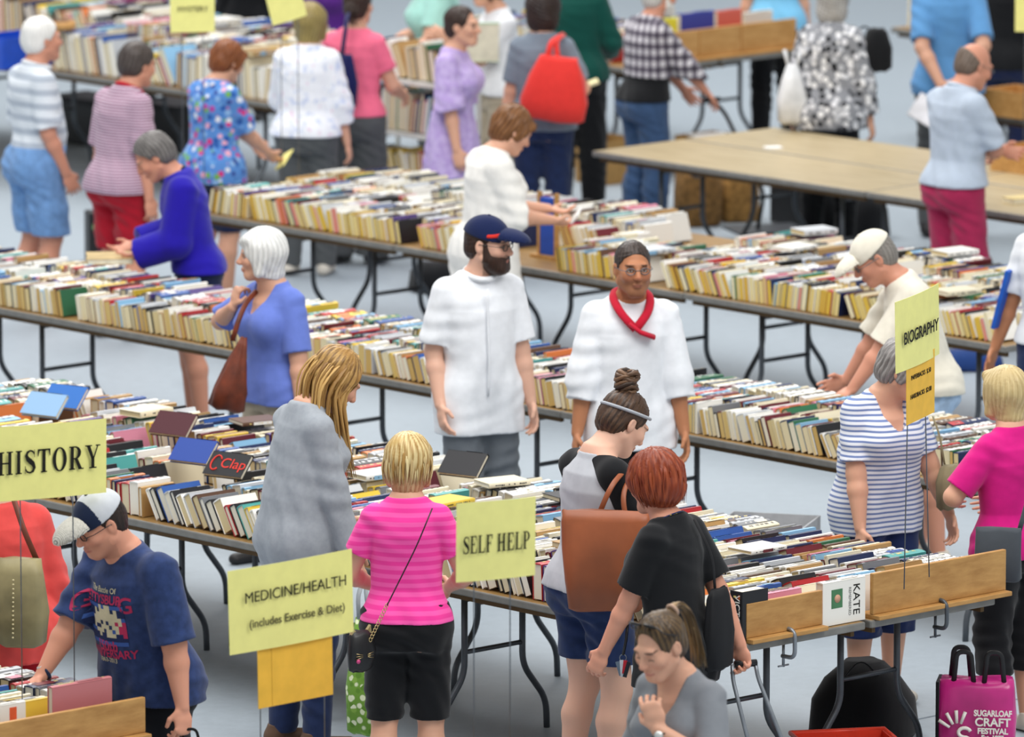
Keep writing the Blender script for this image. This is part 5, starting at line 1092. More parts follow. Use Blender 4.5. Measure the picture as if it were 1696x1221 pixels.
bag('shoulder_bag', 'navy shoulder bag hanging beside the salmon pink top', 'bag', q, math.radians(-50), [(0, .08, .025), (.01, .10, .045), (.15, .11, .06), (.30, .085, .03), (.32, .08, .02)], fabric('navy_canvas', '1b2050'), [[near(P_SALM, 566, 95, -.17), near(P_SALM, 572, 50, -.18), near(P_SALM, 576, 22, -.1)]], sw=.02, seed=2)
q = near(P_BOB, 374, 680, -.33)
bag('shoulder_bag', 'reddish brown slouchy shoulder bag beside the periwinkle tee', 'bag', q, math.radians(15), [(0, .06, .03), (.015, .085, .06), (.10, .078, .07), (.22, .05, .045), (.32, .022, .02), (.36, .012, .01)], plain('russet_leather', '6a301c', .5, .4, var=.2), [[near(P_BOB, 385, 565, -.21), near(P_BOB, 395, 530, -.2), near(P_BOB, 408, 500, -.12), near(P_BOB, 425, 482, -.02)]], sw=.013, seed=7, tilt=(0, math.radians(14)))
q = near(P_STRIPE, 1572, 842, -.05)
bag('shoulder_bag', 'khaki shoulder bag behind the arm of the blue striped tee', 'bag', q, math.radians(60), [(0, .06, .02), (.01, .075, .04), (.12, .08, .045), (.19, .06, .025)], plain('khaki_canvas', '8a7f62', .8), [[near(P_STRIPE, 1566, 778, -.02), near(P_STRIPE, 1556, 720, 0), near(P_STRIPE, 1545, 690, .05)]], sw=.009, seed=1)
q = near(P_MAG, 1652, 962, -.26)
bag('crossbody_bag', 'dark grey crossbody bag on the hip of the magenta top', 'bag', q, math.radians(-14), [(0, .09, .015), (.012, .10, .03), (.12, .10, .035), (.215, .098, .02), (.23, .095, .012)], fabric('charcoal_nylon', '4a4f55', wr=.3), [[near(P_MAG, 1688, 880, -.26), near(P_MAG, 1698, 845, -.25), near(P_MAG, 1712, 790, -.22), near(P_MAG, 1720, 730, -.06)]], sw=.011, seed=4)
q = near(P_PINK, 597, 1112, -.18)
r = bag('crossbody_purse', 'small black cat-face purse on a chain beside the pink tee', 'purse', q, math.radians(35), [(0, .03, .012), (.012, .052, .026), (.08, .062, .034), (.15, .056, .026), (.17, .04, .012)], M_BLK, [[near(P_PINK, 641, 1003, -.185), near(P_PINK, 690, 905, -.185), near(P_PINK, 716, 842, -.155)]], sw=.010, seed=6)
bpy.context.view_layer.update(); iv = r.matrix_world.inverted(); ch = MB(); A_, B_ = iv @ near(P_PINK, 614, 1060, -.185), iv @ near(P_PINK, 641, 1003, -.19)
for k in range(12):
    c0 = A_.lerp(B_, k / 11); ch.tube([c0 + Vector((.007 * math.cos(x), .002, .009 * math.sin(x))) for x in np.linspace(0, 2 * PI, 9)[:-1]], .002, 5, closed=True)
ch.build('gold_chain', plain('gold_metal', 'd8c08a', .3, .6, .9), r)
for sg in (-1, 1): MB().prism([(sg * .05, .15), (sg * .02, .16), (sg * .045, .19)], -.01, .006).build('cat_ear', plain('gold_metal', 'd8c08a', .3, .6, .9), r)
MB().tube([(-.035, -.036, .05), (-.035, -.040, .05)], .009, 10).build('pink_jewel', plain('pink_gem', 'd8508a', .2), r)
for sg in (-1, 1):
    for dz in (-.012, 0, .012): MB().tube([(sg * .012, -.037, .07 + dz * .4), (sg * .042, -.034, .07 + dz)], .0014, 5).build('whisker', plain('gold_metal', 'd8c08a', .3, .6, .9), r)
q = at_y(607, 1216, P_PINK.root.location.y + 1.0); q.z = max(q.z, .02)
bag('shopping_bag', 'green bag with pale leaf print hanging behind the pink tee', 'bag', q, math.radians(-30), [(0, .05, .03), (.02, .075, .06), (.2, .085, .07), (.38, .07, .04), (.5, .05, .02)], fabric('green_leaf_print', '6f9a3a', extra=floral(['e6ecc8', '86ad4a', '6b9636', 'dfe8c0', '5f8a30'], '6f9a3a', 34)), [[q + Vector((-.03, 0, .49)), q + Vector((-.035, 0, .6)), q + Vector((-.01, .05, .66))], [q + Vector((.02, 0, .49)), q + Vector((.0, 0, .6)), q + Vector((.0, .05, .66))]], sm=plain('grey_strap', '9aa0a4'), seed=9)
q = near(P_CORAL, 34, 1070, -.30)
r = bag('shoulder_bag', 'khaki leather shoulder bag with brown strap on the coral jacket', 'bag', q, math.radians(-12), [(0, .07, .03), (.015, .10, .06), (.14, .115, .075), (.30, .10, .05), (.36, .085, .03)], plain('khaki_leather', '8f8560', .5, .4, var=.14, scale=7), [[near(P_CORAL, 64, 935, -.3), near(P_CORAL, 40, 880, -.28), near(P_CORAL, 14, 800, -.1)], [near(P_CORAL, 66, 1010, -.34), near(P_CORAL, 60, 960, -.33)]], sm=M_DBRN, sw=.012, seed=8)
tb = MB()
for k in range(14): tb.tube([(-.01, -.083 + .0012 * k, .05 + k * .018), (-.006, -.086 + .0012 * k, .05 + k * .018)], .004, 6)
tb.build('stitching', plain('cream_thread', 'd8cca0'), r)
q = at_y(410, 1330, P_GETT.root.location.y - .05)
wr_ = P_GETT.W(P_GETT.wr[0] + P_GETT.hd[0] * .09); wl_ = P_GETT.W(P_GETT.wr[1] + P_GETT.hd[1] * .09)
hg = max((wr_, wl_), key=lambda v_: v_.x)
bag('drawstring_bag', 'black bag held low by its loop handles in the hand of the navy printed tee', 'bag', hg + Vector((.03, 0, -.45)), .3, [(0, .10, .03), (.02, .13, .06), (.2, .13, .07), (.3, .11, .03)], F_BLACK, [[hg + Vector((0, 0, -.16)), hg + Vector((0, 0, .0)), hg + Vector((.05, 0, .005)), hg + Vector((.09, 0, -.16))]], sw=.006, flat=1)
# jacket wearer: plastic bag and black backpack
q = near(P_JACKET, 1312, 205, -.05); M_PLB = plain('white_plastic', 'dfe0e2', .35, .5, var=.08, scale=8)
bag('plastic_bag', 'white plastic carrier bag held low beside the black and white floral jacket', 'bag', q, .3, [(0, .06, .03), (.02, .085, .07), (.15, .09, .08), (.27, .06, .04), (.36, .03, .02)], M_PLB, [[q + Vector((-.02, 0, .34)), q + Vector((-.05, 0, .45))], [q + Vector((.02, 0, .34)), q + Vector((.05, .02, .44))]], seed=12)
q = near(P_JACKET, 1452, 118, .0)
bag('backpack', 'small black backpack at the right side of the floral jacket', 'bag', q, .4, [(0, .06, .04), (.02, .085, .07), (.14, .085, .075), (.24, .06, .05), (.26, .04, .03)], F_BLACK, [[q + Vector((-.02, 0, .24)), q + Vector((-.08, .0, .28)), q + Vector((-.13, .03, .22))]], seed=13, flat=.5)
# -- pamphlets and books in hands
def held(name, label, cat, c, size, col, rot, pages=True):
    r = empty(name, c); r.rotation_euler = rot; tag(r, label, cat); x, y, z = size
    if pages:
        MB().box((-x / 2, -y / 2, -z / 2), (x / 2, y / 2, -z / 2 + .002)).build('back_cover', plain('held_cover_' + col, col), r); MB().box((-x / 2, -y / 2, z / 2 - .002), (x / 2, y / 2, z / 2)).build('front_cover', plain('held_cover_' + col, col), r)
        MB().box((-x / 2 + .004, -y / 2 + .004, -z / 2 + .002), (x / 2 - .004, y / 2 - .004, z / 2 - .002)).build('pages', plain('held_pages', 'e9e2cc'), r)
    else: MB().box((-x / 2, -y / 2, -z / 2), (x / 2, y / 2, z / 2)).build('sheet', plain('held_sheet_' + col, col), r)
    return r
def hand_w(p, i, o=.09): return p.W(p.wr[i] + p.hd[i] * o)
q = hand_w(P_FLOR, 1, .13); held('card', 'yellow card in the hands of the floral top', 'card', q + Vector((.03, -.01, .02)), (.07, .17, .008), 'e9e08a', (.5, -.5, -.6), False)
q = hand_w(P_CARD, 0, .12); held('book', 'tan open paperback in the hands of the royal blue cardigan', 'book', q + Vector((-.03, .0, .03)), (.24, .16, .03), 'b8a070', (.1, 0, .1))
q = hand_w(P_LEAF, 1, .13); held('leaflet', 'white leaflet in the hands of the white blouse', 'leaflet', q + Vector((.03, 0, .05)), (.06, .14, .012), 'e8e6e2', (.3, -.9, -.4), False)
q = hand_w(P_RED, 1, .10); held('booklet', 'cream booklet held out by the carrier of the red tote', 'booklet', q + Vector((.06, 0, .01)), (.13, .09, .015), 'e3d9a8', (.1, -.35, .1))
q = hand_w(P_GREENB, 0, .06); held('book', 'pale green book held up behind the lavender dress', 'book', at_y(800, 70, q.y - .06), (.20, .03, .24), '9cc0a0', (.1, 0, .1))
q = (hand_w(P_BLUETEE, 0, .1) + hand_w(P_BLUETEE, 1, .1)) / 2; held('book', 'open white book held behind the back of the light blue tee', 'book', q + Vector((-.13, -.06, -.08)), (.20, .16, .03), 'e8e6ea', (1.1, .5, -.3))
q = hand_w(P_CLIP, 1, .1); held('clipboard', 'blue clipboard carried at the right edge by the white shirt', 'clipboard', at_y(1668, 492, q.y), (.02, .22, .30), '1d55b0', (0, .25, -.4), False)
q = at(905, 428, TABLE_H); q.z = TABLE_H; EXCL.append((q.dot(UA) - .12, q.dot(UA) + .14, q.dot(VA) - .05, q.dot(VA) + .14))
r = empty('book_easel', q, ROWZ); tag(r, 'tall blue folder in a tan wooden easel on the middle row', 'easel'); MB().box((-.05, .0, .02), (.06, .035, .33)).build('blue_folder', plain('folder_blue', '2a4fae'), r)
for x in (-.068, .065): MB().box((x, -.006, 0), (x + .016, .02, .36)).build('wooden_post', M_PINE, r)
MB().box((-.10, -.03, 0), (.12, .12, .018)).build('easel_base', M_PINE, r); MB().tube([(.075, .01, .3), (.16, .10, .01)], .006).build('prop_stick', M_PINE, r)
# -- box cart of the plaid shirt
hl = hand_w(P_PLAID, 1, .08); r = empty('hand_cart', Vector((hl.x + .16, hl.y - .25, 0)), .3); tag(r, 'cart with a long black handle pushed by the plaid shirt', 'cart'); bpy.context.view_layer.update(); iv = r.matrix_world.inverted(); h0 = iv @ hl
MB().tube([h0 + Vector((-.05, 0, 0)), h0 + Vector((.05, 0, .0))], .016).build('handle_grip', M_BLK, r); MB().tube(smooth_path([h0, h0 + Vector((.08, .0, -.08)), Vector((.16, 0, .30)), Vector((.12, 0, .08))]), .013).build('pole', M_BLK, r); MB().box((-.05, -.18, .07), (.40, .18, .085)).build('base_plate', M_LEG, r)
for y in (-.17, .17): MB().tube([(.3, y, .045), (.3, y + .03, .045)], .045, 16).build('wheel', M_BLK, r)
# -- folding cart of the redhead
hr = hand_w(P_REDH, 1, .085); f0 = Vector((hr.x + .20, hr.y - .25, 0)); r = empty('folding_cart', f0, math.radians(20)); tag(r, 'folding luggage cart with black handle pulled by the red-haired person', 'cart')
bpy.context.view_layer.update(); iv = r.matrix_world.inverted(); h0 = iv @ hr
MB().tube([h0 + Vector((-.04, 0, .0)), h0 + Vector((.055, 0, 0))], .015, 10).build('handle_grip', M_BLK, r)
for sx_ in (-1, 1): MB().tube(smooth_path([h0 + Vector((sx_ * .05, 0, 0)), h0 + Vector((sx_ * .055, -.02, -.06)), Vector((sx_ * .10, -.0, .12))]), .009).build('pole', M_LEGL, r); MB().tube([(sx_ * .13, .03, .07), (sx_ * .16, .03, .07)], .07, 18).build('wheel', M_BLK, r)
MB().tube([(-.16, .03, .07), (.16, .03, .07)], .008).build('axle', M_LEGL, r); MB().box((-.14, -.22, .03), (.14, .0, .045)).build('base_plate', M_LEG, r)
bag('cart_bag', 'black and red bag strapped on the folding cart', 'bag', r.matrix_world @ Vector((0, -.13, .05)), math.radians(20), [(0, .10, .06), (.02, .13, .09), (.18, .13, .09), (.25, .10, .06)], plain('red_black_nylon', '2a1618', .5))
P2 = P_REDH; ln_ = MB(); c7 = lambda x, y, z: Vector(P2.chest(x, y, z))
ln_.tube(smooth_path([c7(.0, .20, 1.12), c7(-.065, .165, 1.27), c7(-.105, .075, 1.40), c7(-.075, -.035, 1.462), c7(0, -.075, 1.475), c7(.075, -.035, 1.462), c7(.105, .075, 1.40), c7(.065, .165, 1.27), c7(.0, .20, 1.12)], 4), .012, 8, flat=.3)
ln_.build('lanyard', fabric('lanyard_navy', '22305e', extra=lambda t: t.ramp(t.noise(70, 1), [(.55, '22305e'), (.6, 'c9b45a')], 'CONSTANT')), P2.root)
q = near(P_REDH, 1032, 1085, -.05); r = empty('key_bunch', q); tag(r, 'bunch of keys and tags on a dark strap beside the black tee', 'keys')
MB().tube([(0, .0, .0), (.012, .0, .06), (.02, .02, .14)], .006, 6).build('strap', M_BLK, r); MB().tube([(.014 * math.cos(a), 0, -.012 + .014 * math.sin(a)) for a in np.linspace(0, 6.283, 13)[:-1]], .002, 5, closed=True).build('ring', M_LEGL, r)
for k, (x, cl_, hh) in enumerate(((-.03, '5d6a78', .05), (-.008, 'b8bcc2', .06), (.012, 'b8202c', .045), (.03, '20242c', .055))): MB().box((x - .008, -.002 - .003 * k, -.03 - hh), (x + .008, .0 - .003 * k, -.02)).build('key', plain('key_' + cl_, cl_, .4), r, rot=(0, x * 9, 0))
q = near(P_REDH, 1190, 1108, -.04)
bag('shoulder_bag', 'black woven shoulder bag at the hip of the red-haired person', 'bag', q, math.radians(60), [(0, .07, .02), (.015, .09, .035), (.15, .09, .04), (.30, .075, .025), (.33, .06, .015)], plain('black_weave', '17171a', .7), [[near(P_REDH, 1186, 1000, -.04), near(P_REDH, 1180, 920, -.03), near(P_REDH, 1150, 860, 0)]], seed=15)
# -- lower right: craft festival tote, black bag, red basket
q = at(1618, 1262, 0); q.z = 0
M_PTOTE = plain('magenta_plastic', 'c22a80', .25, .5, var=.12, scale=5); r = empty('tote_bag', q, math.radians(-8)); tag(r, 'magenta craft festival tote with white lettering standing on the floor at lower right', 'bag')
pouch([(0, .15, .09), (.01, .158, .10), (.2, .165, .10), (.33, .160, .085), (.365, .155, .06)], seed=3, ex=6).build('bag_body', M_PTOTE, r)
MB().box((-.172, -.085, .01), (-.158, .085, .36)).build('side_gusset', F_BLACK, r)
for yy in (-.06, .04):
    for x0, x1 in ((-.10, -.01), (.03, .12)) if yy < 0 else ((-.12, -.03),): MB().tube(smooth_path([(x0, yy, .33), (x0 + .015, yy, .49), (x1 - .015, yy, .49), (x1, yy, .33)]), .011, 8, flat=.3).build('strap', M_BLK, r)
for s_, sz, z_, sx_ in (('SUGARLOAF', .036, .235, .8), ('CRAFT', .050, .196, 1), ('FESTIVAL', .034, .158, .95), ('Est. 1975', .026, .130, 1)): text(s_, sz, WHITE, r, (.075, -.113, z_), bold=.0014, sx=sx_)
hm = MB()
for a in (-58, -30, -4, 20): hm.tube([(-.075 + .04 * math.sin(math.radians(a)), -.112, .15 + .04 * math.cos(math.radians(a))), (-.075 + .095 * math.sin(math.radians(a)), -.112, .15 + .095 * math.cos(math.radians(a)))], [.006, .008], 8)
hm.tube([(-.10, -.112, .075), (-.06, -.112, .065)], .007); hm.build('hand_emblem', WHITE, r)
MB().tube([(-.045 + .026 * math.cos(x), -.112, .150 + .020 * math.sin(x)) for x in np.linspace(.3, 4.4, 12)] + [(-.045 + .026 * math.cos(x), -.112, .108 + .022 * math.sin(x)) for x in np.linspace(1.7, -2.8, 12)], .008).build('curl_emblem', WHITE, r)
text('SugarloafCraft', .036, WHITE, r, (-.1725, 0, .18), (PI / 2, PI / 2, -PI / 2), 'side_lettering')
q = W(-24.0, 24.22)
r = bag('duffel_bag', 'large black duffel bag on the floor beneath the end of the front row', 'bag', q, math.radians(-35), [(0, .19, .19), (.03, .21, .22), (.17, .20, .20), (.27, .15, .14), (.34, .08, .07)], F_BLACK, [[q + Vector((-.1, -.1, .27)), q + Vector((-.02, -.14, .38)), q + Vector((.1, -.1, .24))]], seed=21)
q = at(1400, 1300, 0); q.z = 0
r = empty('shopping_basket', q, .2); tag(r, 'red plastic basket at the bottom edge beside the folding cart', 'basket'); M_RPL = plain('red_plastic', 'e2442e', .35, .5)
for lo, hi in (((-.20, -.14, 0), (-.19, .14, .2)), ((.19, -.14, 0), (.20, .14, .2)), ((-.19, -.14, 0), (.19, -.13, .2)), ((-.19, .13, 0), (.19, .14, .2))): MB().box(lo, hi).build('side_panel', M_RPL, r)
MB().box((-.19, -.13, 0), (.19, .13, .008)).build('bottom_panel', M_RPL, r); MB().tube([(-.205, -.145, .2), (.205, -.145, .2), (.205, .145, .2), (-.205, .145, .2)], .012, 8, closed=True).build('rim', M_RPL, r)
# -- boxes and bags on the floor and the far tables
a, b = ab_at(1272, 868, .44); box_open('cardboard_box', 'open cardboard box with grey outside beyond the front row books', 'box', W(a, max(b, 24.6), .0), ROWZ + .55, (.42, .34, .46), M_CARDG, M_CARD)
for lab, px, py, sz, m in (('small cardboard box on the floor left of the plaid shirt', 1006, 300, (.28, .3, .28), M_CARD), ('open cardboard box of papers behind the empty table', 1190, 292, (.46, .34, .26), M_CARD)):
    q = at(px, py, 0); box_open('cardboard_box', lab, 'box', q, ROWZ, sz, m)
q = at(1190, 292, 0); held('magazine', 'white magazine lying in the cardboard box behind the empty table', 'magazine', q + Vector((-.05, -.02, .262)), (.26, .2, .012), 'dfdcda', (.05, 0, .4))
for lab, px, py, w_, h, col in (('tall brown burlap sack under the empty table, left one', 1155, 372, .14, .34, '7a5a34'), ('tall brown burlap sack under the empty table, right one', 1222, 365, .12, .30, '96713f')):
    q = at(px, py, 0); bag('sack', lab, 'sack', q, .3, [(0, w_ * .9, w_ * .8), (.02, w_, w_ * .9), (h * .6, w_ * 1.02, w_ * .9), (h * .95, w_ * .9, w_ * .8), (h, w_ * .8, w_ * .7)], plain('burlap_' + col, col, .95, var=.2, scale=30), seed=int(px))
q = at(1340, 382, 0); r = empty('suitcase', q, ROWZ + .1); tag(r, 'black suitcase with a red tag under the empty table', 'suitcase'); MB().box((-.22, -.13, .03), (.20, .13, .36)).build('case_body', M_BLK, r, bevel=.03); MB().box((-.14, -.135, .27), (-.05, -.131, .35)).build('red_tag', plain('red_tag_vinyl', 'd83030'), r)
for x in (-.17, .15): MB().tube([(x, -.1, .03), (x + .03, -.1, .03)], .03, 12).build('wheel', M_BLK, r)
q = at(1428, 392, 0); bag('duffel_bag', 'black soft bag on the floor right of the suitcase with red tag', 'bag', q, ROWZ, [(0, .15, .10), (.02, .17, .13), (.18, .16, .12), (.28, .10, .07)], F_BLACK, seed=31)
q = at(720, 482, 0); bag('backpack', 'black bag on the floor beneath the middle row of books', 'bag', q, .4, [(0, .13, .09), (.02, .15, .11), (.12, .14, .1), (.17, .09, .06)], F_BLACK, seed=32)
q = at(1605, 612, 0); bag('bag', 'dark blue bag on the floor beneath the right end of the middle row', 'bag', q, .2, [(0, .17, .09), (.02, .19, .11), (.07, .18, .1), (.11, .12, .06)], fabric('dark_blue_nylon', '24407a'), seed=33)
q = at(322, 640, 0); r = empty('water_jug', q); tag(r, 'clear plastic water jug on the floor beneath the paperbacks', 'jug'); t = NT('clear_plastic', .15, .5); t.base('dfe8ee'); t.b.inputs['Transmission Weight'].default_value = .75; t.b.inputs['IOR'].default_value = 1.2
pouch([(0, .04, .04), (.01, .052, .052), (.13, .052, .052), (.17, .03, .03), (.19, .018, .018)], ex=2.2, wob=.001).build('jug_body', t.m, r); MB().tube([(0, 0, .19), (0, 0, .205)], .02, 12).build('cap', WHITE, r)
q = at(160, 448, 0); r = empty('shopping_bag', q, .3); tag(r, 'black shopping bag with bright pictures on the floor behind the royal blue cardigan', 'bag'); MB().box((-.06, -.06, 0), (.10, .06, .36)).build('bag_body', M_BLK, r, bevel=.01)
rr_ = random.Random(3)
for k in range(9): x, z = rr_.uniform(-.04, .06), rr_.uniform(.03, .3); MB().box((x, -.0615, z), (x + .03, -.0605, z + .03)).build('picture', plain('picture_' + str(k % 4), ['c84a90', 'd8d84a', 'e8e0d8', '6aa06a'][k % 4]), r)
for k, (b, col, L, h) in enumerate(((35.35, 'e8e040', .24, .26), (35.62, '3a44a0', .3, .28), (35.95, 'd8685a', .22, .27), (36.2, 'e0dcd4', .25, .24))): book_at('%s book standing behind the tan boards of the far table' % ('bright yellow', 'violet blue', 'coral red', 'white')[k], WM(-37.04, b, TABLE_H + .003), .04, h, L, col)
# white shelf unit with books
q = W(-36.05, 32.02); r = empty('shelf_unit', q, ROWZ); tag(r, 'white metal shelf unit of books left of the lavender dress', 'shelf')
M_SHW = plain('white_shelf_metal', 'd5d5d0', .5)
for z in (.02, .36, .70, 1.02): MB().box((0, 0, z), (.75, .30, z + .025)).build('shelf', M_SHW, r)
for x in (0, .73):
    for y in (0, .28): MB().box((x, y, 0), (x + .02, y + .02, 1.05)).build('post', M_SHW, r)
for z in (.389, .729, 1.049): line_of(-36.02, -35.33, 32.05, ('white shelf', 0), 'hb', z=z, lean=-6 if z < 1 else -20, flatp=0, hs=(.2, .25), Ls=(.14, .2))
# blue bins, tins and stacked boxes on the upper left tables
M_BBIN = plain('blue_plastic', '1f4fc0', .35, .5)
for lab, px, py, sz in (('blue plastic bin at the upper left edge beside the white-haired polo wearer', 22, 108, (.30, .42, .2)), ('blue plastic bin on the far side of the upper left books', 225, 60, (.36, .26, .14))):
    q = at(px, py, TABLE_H); q.z = TABLE_H + (.0 if px < 100 else .30); EXCL.append((q.dot(UA) - .25, q.dot(UA) + .25, q.dot(VA) - .25, q.dot(VA) + .25)) if px < 100 else None; box_open('plastic_bin', lab, 'bin', q, ROWZ, sz, M_BBIN)
q = at(100, 40, TABLE_H + .3); q.z = TABLE_H + .27; r = empty('round_tin', q); tag(r, 'round tan tin lying on the upper left books', 'tin'); MB().tube([(0, 0, 0), (0, 0, .05)], .1, 24).build('tin_body', plain('tan_tin', 'c0925a'), r); MB().tube([(0, 0, .05), (0, 0, .055)], .06, 24).build('lid_disc', plain('brown_disc', '6a4a3a'), r)
for lab, px, py in (('black crate under the upper left table beside the white-haired polo wearer', 150, 235), ('dark crate under the upper left table beside the mauve polo', 285, 245)):
    q = at(px, py, 0); r = empty('crate', q, ROWZ); tag(r, lab, 'crate'); MB().box((-.22, -.15, 0), (.22, .15, .30)).build('crate_body', M_BLK, r, bevel=.01); MB().box((-.23, -.16, .27), (.23, .16, .31)).build('lid', plain('dark_lid', '2a2a2e'), r)
q = at(1672, 282, TABLE_H); q.z = TABLE_H; box_open('wooden_box', 'open pine box on the empty table beside the bald head', 'box', q + Vector((.1, 0, 0)), ROWZ, (.30, .3, .14), M_PINEL, th=.014)
q = at(1690, 335, TABLE_H); held('book', 'cream paperback lying on the empty table at the right edge', 'book', Vector((q.x, q.y, TABLE_H + .016)), (.18, .12, .03), 'd9c38a', (0, 0, .6))
q = at(1280, 246, TABLE_H); held('paper_scrap', 'crumpled white paper on the empty table', 'paper', Vector((q.x, q.y, TABLE_H + .006)), (.10, .07, .01), 'f2f2f0', (0, 0, .3), False)
q = at(1670, 190, TABLE_H); box_open('wooden_box', 'pine box of books on the far table at upper right', 'box', Vector((q.x + .06, q.y, TABLE_H)), ROWZ, (.34, .3, .16), M_PINEL, th=.014)
q = at(1205, 25, TABLE_H)
# -- prints on clothes
def wrap(o, target, off=.003):
    m = o.modifiers.new('wrap', 'SHRINKWRAP'); m.target = target; m.offset = off; m.wrap_method = 'PROJECT'; m.use_project_x = False; m.use_project_y = False; m.use_project_z = True; m.use_negative_direction = True; m.use_positive_direction = True; return o
p = P_GETT; sh = [c_ for c_ in p.root.children if c_.name.startswith('tee')][0]
fw = p.Rs[2]; PR = Matrix((fw[:, 0] * -1, fw[:, 2], fw[:, 1])).transposed().to_euler()     # text faces forward off the chest
def print_on(s_, size, x, z, m, sx=1.0, bold=.0012): c0 = p.chest(-x, .33, z); return wrap(text(s_, size, m, sh, Vector(c0), PR, 'shirt_print', sx=sx, bold=bold, extrude=0), sh)
M_PRR = plain('red_shirt_print', 'b5305a', .8); M_PRC = plain('cream_shirt_print', 'c9c2a4', .8); M_PRB = plain('blue_shirt_print', '3a5aa0', .8)
print_on('ETTYSBUR', .048, 0, 1.295, M_PRR, 1.0); print_on('G', .09, -.128, 1.27, M_PRR); print_on('G', .09, .126, 1.27, M_PRR); print_on('The Battle Of', .030, 0, 1.338, M_PRC, bold=.0003); print_on('150th', .056, 0, 1.055, M_PRR); print_on('ANNIVERSARY', .047, 0, 1.01, M_PRR, .95); print_on('1863-2013', .026, 0, .972, M_PRC, bold=.0003)
g_ = MB(); rr_ = random.Random(9)
for i in range(13):
    for j in range(11):
        x, z = -.11 + i * .0175, -.09 + j * .0165; cr = (abs(x) / .085) ** 2 + (z / .07) ** 2; mi = 0 if cr < 1 and rr_.random() < .72 else 1 if x > .02 and abs(z + x * .5 - .02) < .03 else 2 if (j % 3 == 0) else 3
        if cr < 1 and mi == 0 or cr >= 1 or rr_.random() < .4: g_.add([(x, z, 0), (x + .0175, z, 0), (x + .0175, z + .0165, 0), (x, z + .0165, 0)], [(0, 1, 2, 3)], mi)
o = g_.build('shirt_print', [M_PRC, M_PRR, M_PRB, plain('navy_shirt_print', '1d2a55', .8)], sh, Vector(p.chest(0, .33, 1.175)), PR); wrap(o, sh)
p = P_CHEF2; c_ = p.root
# -- free places, and flat books laid on whatever stands below them
def inside(d, x): return d['a'] + d['t'] + max(0, math.tan(d['lean'])) * d['h'] > x[0] and d['a'] - max(0, -math.tan(d['lean'])) * d['h'] < x[1] and d['b'] + d['L'] > x[2] and d['b'] < x[3]
BOOKS = [d for d in BOOKS if d['flat'] or not any(inside(d, x) for x in EXCL)]
stood = [d for d in BOOKS if not d['flat']]; lying = []; keep = []
for d in BOOKS:
    if d['flat']:
        if any(d['a'] + .3 > x[0] and d['a'] - .1 < x[1] and d['b'] + .3 > x[2] and d['b'] - .1 < x[3] for x in EXCL): continue
        if any(abs(d['a'] - q['a']) < .32 and abs(d['b'] - q['b']) < .40 for q in lying): continue
        tops = [max(z for _, z in section(q)) for q in stood if abs(q['a'] - (d['a'] + .08)) < .28 and abs(q['b'] - d['b']) < .32]
        if len(tops) < 5: continue
        d['z'] = max(tops) + .004; lying.append(d)
    keep.append(d)
BOOKS = keep
# -- choose which books are objects of their own: those nearest the viewer and inside the frame
def book_px(d):
    p = W(d['a'] + d['t'] / 2, d['b'] + .1, d['z'] + d['h'] / 2); return p, pix(p)
for d in BOOKS: d['p'], d['px'] = book_px(d)
def blocked(d):                                            # hidden behind a sign or below the frame
    x, y = d['px']; return not (-12 < x < 1708 and -10 < y < 1232)
vis = [d for d in BOOKS if not blocked(d)]
vis.sort(key=lambda d: (d['px'][1] < 0, d['p'].y))
SEP = [d for d in vis if d['line'][0] in ('front row', 'corner row')][:300]
sid = set(id(d) for d in SEP)
LM = [(-50, 'below the history sign'), (185, 'right of the history sign'), (330, 'left of the woman in grey cardigan'), (560, 'right of the woman in grey cardigan'), (640, 'by the blonde in striped pink tee'), (745, 'left of the self help sign'),
      (820, 'behind the self help sign'), (905, 'left of the brown tote'), (1000, 'behind the brown tote'), (1130, 'right of the red-haired woman'), (1215, 'left of the small end board'), (1320, 'behind the small end board'), (1430, 'between the two end boards'), (1540, 'behind the long end board'), (1640, 'at the right end')]
LN = ['first', 'second', 'third', 'fourth', 'fifth', 'sixth']
def lm(x): return min(LM, key=lambda q: abs(q[0] - x))[1]
bylines = {}
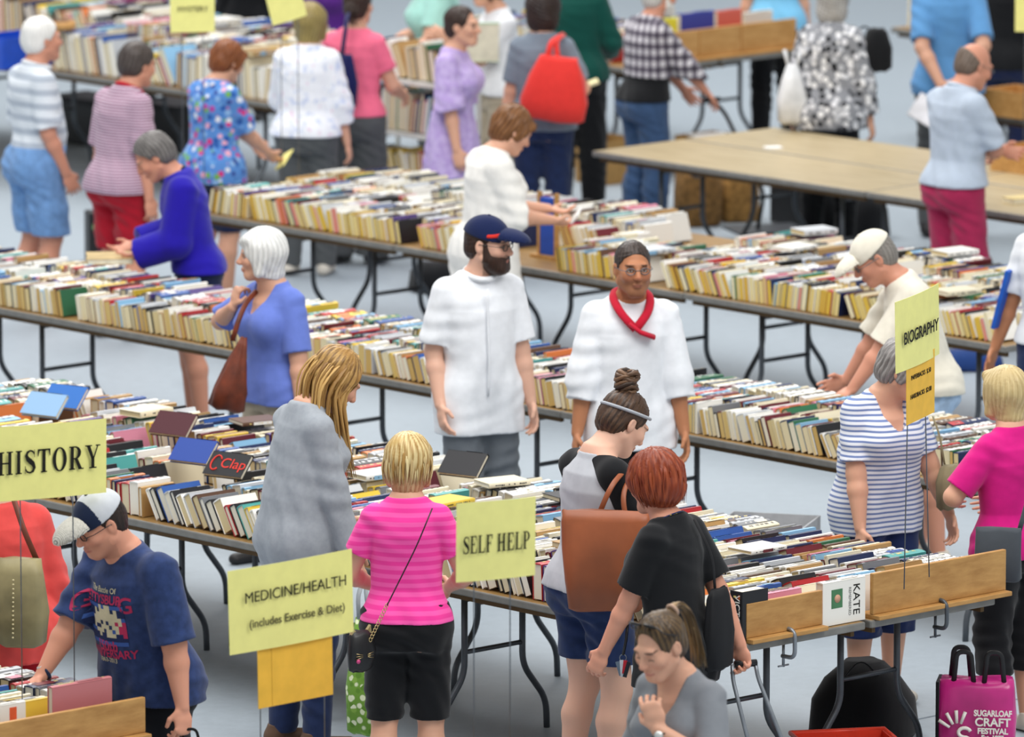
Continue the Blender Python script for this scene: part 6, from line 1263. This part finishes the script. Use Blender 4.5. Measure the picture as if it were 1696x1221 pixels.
for d in BOOKS: bylines.setdefault(d['line'], []).append(d)
for k in bylines: bylines[k].sort(key=lambda d: d['a'])
used = set()
SIZE = lambda t: 'thin' if t < .024 else 'thick' if t > .038 else ''
for d in SEP:
    ls = bylines[d['line']]; i = [id(x) for x in ls].index(id(d))
    lo = ls[i - 1]['color'] if i else 'nothing'; hi = ls[i + 1]['color'] if i + 1 < len(ls) else 'nothing'
    row = 'row' if d['line'][0] == 'front row' else 'corner row'
    nm = (SIZE(d['t']) + ' ' + d['color'] + ' book').strip()
    pose = 'flat' if d['flat'] else 'leaning' if abs(d['lean']) > .2 else 'upright'
    place = lm(d['px'][0]) if row == 'row' else 'in lower left corner'
    ln = LN[d['line'][1]] + ' line'
    cands = ['%s %s, %s, between %s and %s' % (nm, place, ln, lo, hi),
             '%s %s %s, %s, between %s and %s' % (pose, nm, place, ln, lo, hi),
             '%s with %s band %s, %s, between %s and %s' % (nm, d['c2n'], place, ln, lo, hi) if d['band'] else '']
    lab = None
    for c_ in cands:
        if c_ and c_ not in used and len(c_.split()) <= 16: lab = c_; break
    if lab is None:
        j = len(ls) - i; n_ = '%d%s' % (j, 'th' if 10 < j % 100 < 14 else {1: 'st', 2: 'nd', 3: 'rd'}.get(j % 10, 'th'))
        lab = '%s, %s from right end in %s of %s' % (nm, n_, ln, 'corner row' if row != 'row' else 'front row')
    used.add(lab)
    r = empty('book'); M = Matrix.Rotation(ROWZ, 4, 'Z') @ book_matrix(d); r.matrix_world = M
    tag(r, lab, 'book', 'books standing spine up on the front row' if row == 'row' else 'books in the lower left corner row')
    cv, pg = MB(), MB(); book_geo(d, cv, pg)
    cv.build('cover', M_COVER, r, colattr=True); pg.build('pages', M_PAGES, r, colattr=True)
allb = MB()
for d in BOOKS:
    if id(d) not in sid: book_geo(d, allb, allb, book_matrix(d), 1)
o = allb.build('book', [M_COVER, M_PAGES], rot=(0, 0, ROWZ), colattr=True)
tag(o, 'hundreds of used books standing spine up in lines on the farther tables', 'books', kind='stuff')
